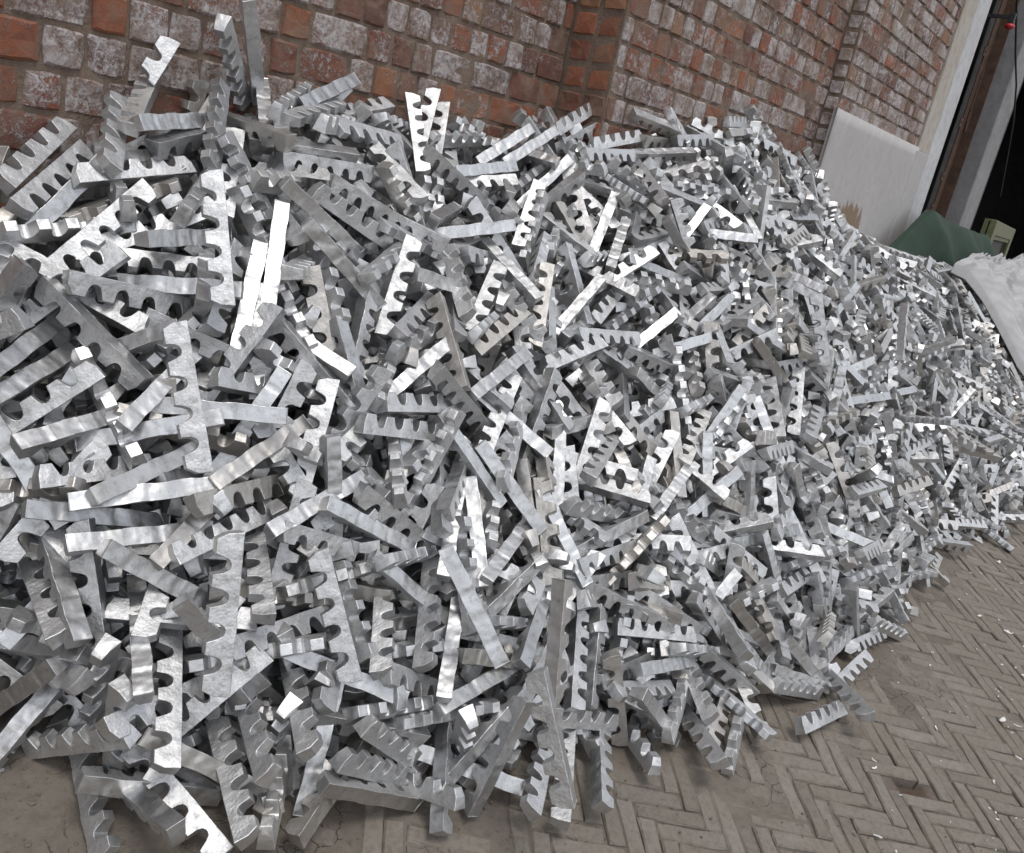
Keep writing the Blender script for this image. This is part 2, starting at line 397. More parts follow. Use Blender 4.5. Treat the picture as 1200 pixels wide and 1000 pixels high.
def lay(x0,x1,yf,zlist,pitch,heads,white,face='front',zcut=None):
    for zi,zb in enumerate(zlist):
        x=x0-rb.uniform(0,.09)
        while x<x1-.02:
            w=.096 if rb.random()<heads else .19
            w*=rb.uniform(.9,1.08)
            a=max(x,x0); b=min(x+w,x1)
            if x1-b<.03: b=x1
            x=b
            if b-a<.025: continue
            if zcut and zcut(a,b,zb): continue
            h=pitch-rb.uniform(.006,.014); ww=b-a-rb.uniform(.004,.011)
            wv=white+rb.uniform(-.42,.42)
            bricks.append(((a+b)/2,yf,zb+pitch/2,ww,h,face,wv))
zA=[1.2226+k*.0940 for k in range(-10,26)]
lay(-1.6,XA-.005,YA,zA,.094,.84,.32)
zB=[1.2226+k*.0915 for k in range(-6,26)]
lay(XA+.004,XB-.004,YB,zB,.0915,.72,.46)
zC=[1.8286+k*.0815 for k in range(-10,20)]
DADO_TOP=1.683
lay(XB+.004,XC-.004,YC,zC,.0815,.66,.58,zcut=lambda a,b,z: z<DADO_TOP-.03)
for zb in zB:        # the step's return face: two courses of bricks look down the wall
    bricks.append((XA,YB/2-.055,zb+.0457,.098,.074,'side',-.15+rb.uniform(-.3,.2)))
    bricks.append((XA,YB/2+.055,zb+.0457,.095,.074,'side',-.15+rb.uniform(-.3,.2)))
for zb in zC: bricks.append((XB,(YB+YC)/2,zb+.04,.07,.065,'side',.9))
def brick_matrix(b):
    x,y,z,w,h,face,wv=b
    dep=.06
    M=Matrix.Translation((x,y-.0022+rb.uniform(-.005,.004),z)) if face=='front' else Matrix.Translation((x-.0035+rb.uniform(-.004,.003),y,z))@Matrix.Rotation(-math.pi/2,4,'Z')
    return M@Matrix.Rotation(rb.uniform(-.018,.018),4,'Y')@Matrix.Diagonal((w,dep,h,1))
def crest(x): return float(np.interp(x,[-.6,.3,.85,1.33,1.59,2.0,2.43,2.75,3.3,3.85,4.3,4.98,5.5,6.1,7],[.5,.62,.80,1.05,1.12,1.03,1.06,1.16,1.28,1.42,1.36,1.25,1.06,.88,.80]))
lst=[]
for b in bricks:
    v=Vector(b[:3])-CAM; d=v.dot(fwd)
    if d<.05: continue
    u=600+1022.83*v.dot(right)/d; w=500+1022.83*v.dot(down)/d
    if b[2]<crest(b[0])-.16 or w<-620 or u<-620 or u>1400: continue
    fx=abs(v.y)/v.length
    size=b[3]*b[4]*(fx if b[5]=='front' else .8)/d**2
    if not(-15<u<1215 and -15<w<1010) or b[2]<crest(b[0])-.02: size*=.001
    lst.append((size,b))
lst.sort(key=lambda t:-t[0])
late=[]
for q,(s,b) in enumerate(lst):
    M=brick_matrix(b); me=BM[rb.randrange(12)]; tone=rb.random()
    if q<300:
        o=bpy.data.objects.new('brick',me); COL.objects.link(o); o.parent=wall; o.matrix_parent_inverse=W_INV; o.matrix_world=M; o.matrix_basis=M; o['tone']=tone; o['white']=b[6]
    else: late.append((me,M,tone,b[6]))
jo=join('bricks_beyond',[t[:3] for t in late],M_BRICK); jo.parent=wall; jo.matrix_parent_inverse=W_INV; tag(jo,kind='stuff')
wa=jo.data.attributes.new('white','FLOAT','FACE'); wa.data.foreach_set('value',np.concatenate([np.full(len(t[0].polygons),t[3],np.float32) for t in late]))

# plaster dado and the plastered door jamb at the wall's right end
def sheet(name,pts_fn,nu,nv_):
    V=[];F=[]
    for i in range(nu+1):
        for j in range(nv_+1): V.append(pts_fn(i/nu,j/nv_))
    for i in range(nu):
        for j in range(nv_):
            a=i*(nv_+1)+j; F.append((a,a+nv_+1,a+nv_+2,a+1))
    return V,F
def slab(name,x0,x1,z0,z1,yf,yb,rag=.012,seed=1):
    """rendered panel with a ragged top and left edge"""
    r=random.Random(seed); nu,nv2=40,30; V=[];F=[]
    top=[z1+r.uniform(-rag,rag)*.6 for _ in range(nu+1)]; left=[x0+r.uniform(-rag,rag) for _ in range(nv2+1)]
    for i in range(nu+1):
        for j in range(nv2+1):
            u=i/nu; v=j/nv2
            x=left[j]*(1-u)+x1*u; z=z0+(top[i]-z0)*v
            V.append((x,yf+.004*(fbm(np.array(x*3.),np.array(z*3.+seed),3)-.5)+(.004 if i==0 or j==nv2 else 0),z))
    for i in range(nu):
        for j in range(nv2):
            a=i*(nv2+1)+j; F.append((a,a+nv2+1,a+nv2+2,a+1))
    n=len(V)                                      # rim back to the brickwork
    edge=[i*(nv2+1)+nv2 for i in range(nu+1)]; e2=[j for j in range(nv2+1)]
    for e in (edge,e2):
        k=len(V); V+=[(V[i][0],yb,V[i][2]) for i in e]
        for q in range(len(e)-1):
            f=(e[q],e[q+1],k+q+1,k+q); F.append(f if e is edge else f[::-1])
    return mesh(name,V,F,True)
wpart('plaster_dado',slab('plaster_dado',4.895,XC+.02,-.2,DADO_TOP,YC-.019,YC+.004,.0012,2),M_DADO)
bj=boxmesh('plaster_jamb',(XC+.001,YC-.014,DADO_TOP-.02),(6.905,.35,ZTOP),.006); wpart('plaster_jamb',bj,M_JAMB)
bj=boxmesh('plaster_jamb_base',(XC-.03,YC-.024,-.3),(6.905,.35,DADO_TOP-.02),.006); wpart('jamb_base',bj,M_DADO)
wpart('painted_reveal_strip',boxmesh('painted_reveal_strip',(6.906,YC-.018,-.3),(7.225,.35,ZTOP),.006),M_WHITE)

# ---- the workshop beyond: a doorway, a grey pier, a second opening, a dark room
ws=empty('workshop_front',(8.9,0,0)); tag(ws,'dark workshop doorways with a grey plaster pier right of the wall','building')
S_INV=Matrix.Translation((-8.9,0,0))
def spart(name,me,mats):
    o=link(name,me,mats,ws); o.matrix_parent_inverse=S_INV; return o
spart('pier',boxmesh('pier',(8.70,-.30,-.4),(9.17,.02,3.9),.01),M_GREYP)
spart('pier_side',boxmesh('pier_side',(9.172,-.26,-.4),(9.42,.02,3.9),.01),M_DARK)
spart('lintel',boxmesh('lintel',(7.227,-.28,3.9),(18.99,.3,4.6),.01),M_GREYP)
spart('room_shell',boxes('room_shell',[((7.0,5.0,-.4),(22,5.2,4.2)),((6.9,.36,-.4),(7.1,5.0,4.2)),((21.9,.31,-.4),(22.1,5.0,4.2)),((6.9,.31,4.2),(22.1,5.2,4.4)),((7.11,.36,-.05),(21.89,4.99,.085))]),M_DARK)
spart('far_wall',boxmesh('far_wall',(19,-.30,-.4),(40,.3,4.6),.01),M_GREYP)
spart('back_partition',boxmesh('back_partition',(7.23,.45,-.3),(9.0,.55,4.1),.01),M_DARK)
# rusty angle post that carries the door, with its lugs and a bent hook
post=empty('door_post',(8.46,-.10,0)); tag(post,'rusty brown steel door post with small lugs in the doorway','post')
def ppart(name,me,m):
    o=link(name,me,m,post); return o
ppart('angle',boxes('angle',[((-.075,-.012,-.1),(.075,0,3.9)),((.063,-.10,-.1),(.075,-.012,3.9))]),M_RUST)
for z in (1.35,1.62,2.06,2.62):
    lug=bmesh.new()
    me=boxes('lug',[((-.15,-.018,z-.035),(-.075,-.006,z-.012)),((-.15,-.018,z+.012),(-.075,-.006,z+.035)),((-.15,-.018,z-.012),(-.128,-.006,z+.012)),((-.097,-.018,z-.012),(-.075,-.006,z+.012))])
    ppart('lug',me,M_RUST); lug.free()
def tube(name,pts,r,mat,seg=8,parent=None):
    cu=bpy.data.curves.new(name,'CURVE'); cu.dimensions='3D'; cu.bevel_depth=r; cu.bevel_resolution=2
    s=cu.splines.new('POLY'); s.points.add(len(pts)-1)
    for p,q in zip(s.points,pts): p.co=(*q,1)
    o=bpy.data.objects.new(name,cu); dg=bpy.context.evaluated_depsgraph_get
    COL.objects.link(o); bpy.context.view_layer.update()
    me=bpy.data.meshes.new_from_object(o.evaluated_get(dg())); bpy.data.objects.remove(o); me.name=name
    me.polygons.foreach_set('use_smooth',[True]*len(me.polygons))
    me.materials.clear()
    return link(name,me,mat,parent)
tube('hook',[(-.02,-.03,2.5),(-.03,-.035,2.1),(.0,-.035,2.0),(.03,-.035,2.02),(.035,-.03,2.2)],.007,M_RUST,parent=post)
# black cable and the red lamp in the doorway
def along(px,py,y):
    r=ray(px,py); return CAM+r*((y-CAM.y)/r.y)
cab=tube('cable',[along(*p,-.34) for p in [(1192,-12),(1190,60),(1191,100),(1188,140),(1183,170)]]+[along(1172,230,-.34)],.008,M_BLACK)
tag(cab,'thin black cable hanging down in the dark doorway','cable')
lp=along(1183,31,-.36)
lamp=empty('signal_lamp',lp); tag(lamp,'small red lamp hanging high in the dark doorway','lamp')
bm=bmesh.new(); bmesh.ops.create_uvsphere(bm,u_segments=12,v_segments=8,radius=.036)
for v in bm.verts: v.co.z*=.6
me=bpy.data.meshes.new('lens'); bm.to_mesh(me); bm.free(); me.polygons.foreach_set('use_smooth',[True]*len(me.polygons)); link('lens',me,M_RED,lamp)
link('holder',boxmesh('holder',(-.02,-.02,.018),(.02,.02,.09),.004),M_BLACK,lamp)
link('bracket',boxmesh('bracket',(-.012,.02,.05),(.012,.36,.075)),M_BLACK,lamp)

# olive green cabinet frame with a dark panel, behind the tarpaulin
cab_=empty('green_cabinet',(9.57,-.40,-.25)); tag(cab_,'olive green framed cabinet with a dark panel beside the tarpaulin','cabinet')
cab_.rotation_euler=(0,0,math.radians(5.7))
Hc=1.63; Wc=3.2
for a,b in [((0,-.03,0),(.33,.03,Hc)),((Wc-.33,-.03,0),(Wc,.03,Hc)),((.33,-.028,Hc-.14),(Wc-.33,.028,Hc)),((.33,-.028,.0),(Wc-.33,.028,.12))]:
    link('rail',boxmesh('rail',a,b,.006),M_OLIVE,cab_)
for a,b in [((.33,-.016,.12),(.38,.016,Hc-.14)),((Wc-.31,-.016,.12),(Wc-.33,.016,Hc-.14)),((.31,-.016,Hc-.18),(Wc-.38,.016,Hc-.14))]:
    link('bead',boxmesh('bead',a,b,.004),M_OLIVE,cab_)
link('panel',boxmesh('panel',(.24,.030,.10),(Wc-.24,.038,Hc-.1)),M_BLACK,cab_)
link('carcass',boxes('carcass',[((0,.04,0),(.02,.08,Hc)),((Wc-.02,.04,0),(Wc,.08,Hc)),((.02,.04,Hc-.02),(Wc-.02,.08,Hc)),((.02,.062,0),(Wc-.02,.08,Hc-.02))]),M_OLIVE,cab_)

# green tarpaulin thrown over a low machine behind the heap
def tarp():
    nu,nv2=130,60; V=[];F=[]
    for i in range(nu+1):
        for j in range(nv2+1):
            u=i/nu; v=j/nv2*2-1                     # u along the ridge, v across (-1 front, 1 back)
            x=6.12+u*3.9
            ridge=np.interp(x,[6.12,6.45,6.82,7.2,7.9,9.0,9.6,10.02],[.96,1.12,1.30,1.29,1.23,1.23,1.08,.85])
            wob=.034*math.sin(x*4.1+v*2.6)+.012*math.sin(x*9+v*5+1)+.06*(float(fbm(np.array(x*1.8),np.array(v*1.6+4),3))-.5)
            a=abs(v); sag=(max(0,a-.12)/.88)**1.1
            fold=.06*abs(math.sin(x*3.4+1.1*v+.6*math.sin(x*2)))**4*min(1,a*2)
            y=-.46+v*(.13 if v>0 else .20)-(fold if v<0 else -fold*.2)
            V.append((x,y,ridge-.42*sag+wob*(.25+a)+fold*.3))
    for i in range(nu):
        for j in range(nv2):
            a=i*(nv2+1)+j; F.append((a,a+nv2+1,a+nv2+2,a+1))
    o=link('tarpaulin',mesh('tarpaulin',V,F,True),M_TARP)
    m=o.modifiers.new('thickness','SOLIDIFY'); m.thickness=.004
    tag(o,'dark green canvas tarpaulin bunched up behind the right end of the heap','tarpaulin')
tarp()
# big white woven sack slumped over the right end of the heap
def sack():
    Lc=[(6.42,-.82,.985),(6.62,-.88,.93),(6.76,-1.0,.80),(6.84,-1.16,.62),(6.98,-1.33,.42),(7.1,-1.44,.33)]
    Rc=[(9.3,-.80,.96),(9.3,-.95,1.02),(9.3,-1.18,.92),(9.3,-1.42,.68),(9.3,-1.62,.36),(9.3,-1.72,.10)]
    k=np.linspace(0,1,6); nu,nv2=150,90; V=[];F=[]
    def cur(c,v): return Vector([float(np.interp(v,k,[p[i] for p in c])) for i in range(3)])
    for i in range(nu+1):
        u=(i/nu)**1.5
        for j in range(nv2+1):
            v=j/nv2; p=cur(Lc,v).lerp(cur(Rc,v),u)
            rise=1-math.exp(-u*22)
            w=0
            for q,(fu,fv,am) in enumerate([(9,2.0,.026),(17,-5,.020),(6,11,.020),(31,13,.014),(-44,22,.010),(70,-37,.005)]):
                ph=fu*u+fv*v+1.9*q+1.5*float(fbm(np.array(u*5+q),np.array(v*4.+q),3))
                w+=am*(1-2*abs(math.sin(ph*1.6)))
            up=.10*rise*(1-.35*v)+w*min(1,u*5)
            edge=-.05*max(0,1-u/.006)
            V.append((p.x,p.y-.035*rise-.5*w*min(1,u*5),p.z+up+edge+.04*math.sin(math.pi*v)))
    for i in range(nu):
        for j in range(nv2):
            a=i*(nv2+1)+j; F.append((a,a+1,a+nv2+2,a+nv2+1))
    o=link('woven_sack',mesh('woven_sack',V,F,True),M_SACK)
    m=o.modifiers.new('thickness','SOLIDIFY'); m.thickness=.005
    tag(o,'crumpled white woven plastic sack spread over the right end of the heap','sack')
sack()

# scraps on the paving
rs=random.Random(21)
def on_ground(px,py):
    r=ray(px,py); t=(TILT*CAM.y-CAM.z)/(r.z-TILT*r.y); return CAM+r*t
def scrap_mesh(seed,L,W):
    r=random.Random(seed); V=[];F=[]; n=5
    for i in range(n+1):
        u=i/n; b=.35*L*math.sin(u*2.4+seed)*.4; h=.004+.35*W*abs(math.sin(u*3+seed))
        w=W*(.5+.5*math.sin(math.pi*(.15+.7*u)))
        V+=[(u*L,b-w/2+r.uniform(-.2,.2)*W,h),(u*L,b+w/2+r.uniform(-.2,.2)*W,h+r.uniform(-.2,.4)*W),(u*L,b+w/2,h-.002),(u*L,b-w/2,h-.002)]
    for i in range(n):
        a=i*4
        for k in range(4): F.append((a+k,a+4+k,a+4+(k+1)%4,a+(k+1)%4))
    F+=[(3,2,1,0),(n*4,n*4+1,n*4+2,n*4+3)]
    return mesh('paper_scrap',V,F)
BIG=[((904,789),12,'crumpled'),((1026,896),6,'short'),((1098,858),7,'thin curled'),((1171,847),10,'torn'),((1176,740),8,'pale'),((1196,855),7,'ragged'),((1033,985),9,'folded'),((1170,650+12),7,'flat'),((1146,725),7,'small'),((1189,888),6,'bent'),((1165,917),6,'narrow'),((1020,902),6,'tiny')]
for k,((px,py),ln,word) in enumerate(BIG):
    P=on_ground(px,py); d=(P-CAM).length
    L=ln*d/1022.83
    o=link('paper_scrap',scrap_mesh(k,L,L*.32),M_PAPER); o.location=P+Vector((0,0,.004)); o.rotation_euler=(math.atan(TILT),0,rs.uniform(-3,3))
    where=['alone between the heap and the herringbone bricks','beside the upper tip of the reddish hole in the paving','on the joints right of the reddish hole','among the crossing joints near the right edge','below the far herringbone joints','at the right edge amid other scraps','near the bottom edge under the reddish hole','farthest up the bare paving near the right edge','just under the far end of the heap','lower right of the torn scrap','beside the cracked joint low on the right','touching the hole from its left'][k]
    tag(o,f'{word} white paper scrap {where}','scrap','white scraps on the paving')
items=[]
for k in range(50):
    px=rs.triangular(1010,1215,1175); py=rs.uniform(650,1000)
    if px<1010+(py-650)*.02: continue
    P=on_ground(px,py); d=(P-CAM).length; L=rs.uniform(1.2,3.6)*d/1022.83
    items.append((scrap_mesh(100+k,L,L*rs.uniform(.2,.6)),Matrix.Translation(P+Vector((0,0,.004)))@Matrix.Rotation(rs.uniform(0,6.28),4,'Z'),.5))
tag(join('paper_litter',items,M_PAPER),'tiny white paper flecks strewn over the paving',kind='stuff')
# crumbs of dirt and brick
bm=bmesh.new(); bmesh.ops.create_icosphere(bm,subdivisions=1,radius=1)
for v in bm.verts: v.co*=rs.uniform(.7,1.15); v.co.z*=.65
cm=bpy.data.meshes.new('crumb'); bm.to_mesh(cm); bm.free()
items=[]
for k in range(900):
    if k<500: px,py=rs.uniform(-20,1210),rs.uniform(640,1010)
    else: px,py=rs.uniform(-20,420),rs.uniform(820,1010)
    P=on_ground(px,py)
    if P.y>np.interp(P.x,FOOT_X,FOOT_Y)+.05 : continue
    s=rs.uniform(.0012,.0042)*(1 if rs.random()<.93 else 1.9)
    items.append((cm,Matrix.Translation(P+Vector((0,0,max(0,float(cover(np.array([P.x]),np.array([P.y]))[0]))+s*.3)))@Matrix.Rotation(rs.uniform(0,6),4,'Z')@Matrix.Diagonal((s,s*rs.uniform(.6,1.2),s,1)),rs.random()))
tag(join('dirt_crumbs',items,M_GROUND),'crumbs of dirt on the yard',kind='stuff')
# the hole with its reddish soil and a broken brick in it
hv=[];hf=[]
me=bpy.data.meshes.new('x')
def frag(loc,L,W,H,rz,seed):
    r=random.Random(seed)
    v,f=boxv((-L/2,-W/2,-H),(L/2,W/2,0)); v=[(x+r.uniform(-.12,.12)*L,y+r.uniform(-.15,.15)*W,z+r.uniform(-.1,.1)*H) for x,y,z in v]
    m=mesh('broken_brick',v,f); 
    bm=bmesh.new(); bm.from_mesh(m); bmesh.ops.bevel(bm,geom=bm.edges[:],offset=.003,segments=1,affect='EDGES'); bm.to_mesh(m); bm.free()
    o=link('broken_brick',m,M_SOIL); o.location=loc; o.rotation_euler=(.25,.1,rz); return o
for k,((px,py),lab) in enumerate([((1056,897),'reddish broken brick wedged at the top of the paving hole'),((1072,928),'darker broken brick piece deep in the middle of the paving hole')]):
    P=on_ground(px,py); tag(frag(P+Vector((0,0,-.018)),.05-.01*k,.03,.03,.9+k*.5,k),lab,'brick')
# ---------------------------------------------------------------- ingot bars
BAR_L,BAR_H,BAR_WB,BAR_WT=.285,.046,.036,.023
def bar_outline(n,r,jit):
    L,H=BAR_L,BAR_H
    p=L/n; sp=.42*H
    pts=[(-L/2,0.0)]
    for i in range(n):
        x0=-L/2+i*p; x1=x0+p
        tw=p*.205*(1+.10*jit*r.uniform(-1,1)); c=(x0+x1)/2+p*.03*jit*r.uniform(-1,1)
        if i==0: c-=p*.06; tw*=1.12
        if i==n-1: c+=p*.06; tw*=1.12
        h=H*(1+.05*jit*r.uniform(-1,1))
        if i==0: pts.append((x0+p*.05,h*.6))
        pts+=[(c-tw,h),(c+tw,h)]
        if i<n-1:
            g=x1+p*.03*jit*r.uniform(-1,1); q=p*.205; s=sp*(1+.06*jit*r.uniform(-1,1))
            pts+=[(g-q*1.10,s+.22*H),(g-q*.72,s+.04*H),(g-q*.25,s-.02*H),(g+q*.25,s-.02*H),(g+q*.72,s+.04*H),(g+q*1.10,s+.22*H)]
        else: pts.append((x1-p*.05,h*.6))
    pts.append((L/2,0.0))
    return pts
def bar_mesh(name,n,seed,segs=2,short=None,fine=True):
    r=random.Random(seed)
    pts=bar_outline(n,r,1.0)
    if short:                                    # a bar snapped off through one of its notches
        cut=[i for i,(x,z) in enumerate(pts) if z<.45*BAR_H and 0<i<len(pts)-1]
        k=cut[(len(cut)//(n-1))*(short-1)+1]
        pts=pts[:k+1]; pts.append((pts[-1][0]+.006,0.0))
    bm=bmesh.new()
    rows={}
    def wid(z): t=max(0,min(1,z/BAR_H)); return (BAR_WB+(BAR_WT-BAR_WB)*t)/2
    N=len(pts)
    L_,R_,bl,bc,br=[],[],[],[],[]
    for i,(x,z) in enumerate(pts):
        w=wid(z)
        if 0<i<N-1:
            L_.append(bm.verts.new((x,-w,z))); R_.append(bm.verts.new((x,w,z)))
        wob=.0012*math.sin(i*.45+seed)
        a=bm.verts.new((x,-BAR_WB/2+wob,0)); b=bm.verts.new((x,BAR_WB/2+wob*.6,0))
        bl.append(a); br.append(b)
        dz=.0034*max(0,math.cos((x/BAR_L+.5)*n*2*math.pi))**2*(.5+.5*math.sin(seed*7+i*.21)**2)
        bc.append(bm.verts.new((x,0,dz if 0<i<N-1 else .0)))
    L_=[bl[0]]+L_+[bl[-1]]; R_=[br[0]]+R_+[br[-1]]
    F=bm.faces.new
    for i in range(N-1):
        F((bl[i],bc[i],bc[i+1],bl[i+1])); F((bc[i],br[i],br[i+1],bc[i+1]))
        if i==0:
            F((bl[0],bl[1],L_[1])); F((br[0],R_[1],br[1])); F((bl[0],L_[1],R_[1],br[0],bc[0]))
        elif i==N-2:
            F((bl[i],bl[i+1],L_[i])); F((br[i],R_[i],br[i+1])); F((L_[i],L_[i+1],bc[i+1],R_[i+1],R_[i]))
        else:
            F((bl[i],bl[i+1],L_[i+1],L_[i])); F((br[i],R_[i],R_[i+1],br[i+1])); F((L_[i],L_[i+1],R_[i+1],R_[i]))
    bm.normal_update()
    bmesh.ops.recalc_face_normals(bm,faces=bm.faces)
    eg=[e for e in bm.edges if len(e.link_faces)==2 and e.calc_face_angle(0)>math.radians(24)]
    if segs: bmesh.ops.bevel(bm,geom=eg,offset=.0060,segments=segs,profile=.5,affect='EDGES',clamp_overlap=True)
    bend=r.uniform(-1,1)*.05; twist=r.uniform(-1,1)*.35
    for v in bm.verts:
        x,y,z=v.co
        k=.0004 if fine else .0004
        z+=bend*x*x*4*.3; y+=bend*.15*x
        a=twist*x*.6; y,z=y*math.cos(a)-z*math.sin(a),y*math.sin(a)+z*math.cos(a)
        v.co=(x+r.uniform(-k,k),y+r.uniform(-k,k),z-BAR_H*.45+r.uniform(-k,k))
    for f in bm.faces: f.smooth=True
    me=bpy.data.meshes.new(name); bm.to_mesh(me); bm.free()
    return me
def finish_bar(me):
    """mark the sandy sides, and area weighted normals so that the flat faces read flat"""
    nv=len(me.vertices); co=np.empty(nv*3); me.vertices.foreach_get('co',co); co=co.reshape(-1,3)
    N=np.zeros((nv,3)); rf=np.empty(len(me.polygons),np.float32)
    for p in me.polygons:
        n=np.array(p.normal); a=p.area
        for i in p.vertices: N[i]+=n*a
        rf[p.index]=0.0 if n[2]<-.75 else (.35 if abs(n[1])<.5 else 1.0)
    N/=np.maximum(np.linalg.norm(N,axis=1,keepdims=True),1e-9)
    me.attributes.new('rough','FLOAT','FACE').data.foreach_set('value',rf)
    me.attributes.new('nrm','FLOAT_VECTOR','POINT').data.foreach_set('vector',N.astype(np.float32).ravel())
    me.normals_split_custom_set_from_vertices(N.tolist())
    me.materials.append(M_BAR)
    return me
FINE=[finish_bar(bar_mesh('ingot_bar',5,s,segs=3)) for s in range(7)]+[finish_bar(bar_mesh('ingot_bar',6,20+s,segs=3)) for s in range(4)]+[finish_bar(bar_mesh('ingot_bar',5,40,short=3)),finish_bar(bar_mesh('ingot_bar',5,41,short=2))]
COARSE=[finish_bar(bar_mesh('ingot_bar_low',5,s,segs=1,fine=False)) for s in range(5)]+[finish_bar(bar_mesh('ingot_bar_low',6,20+s,segs=1,fine=False)) for s in range(3)]
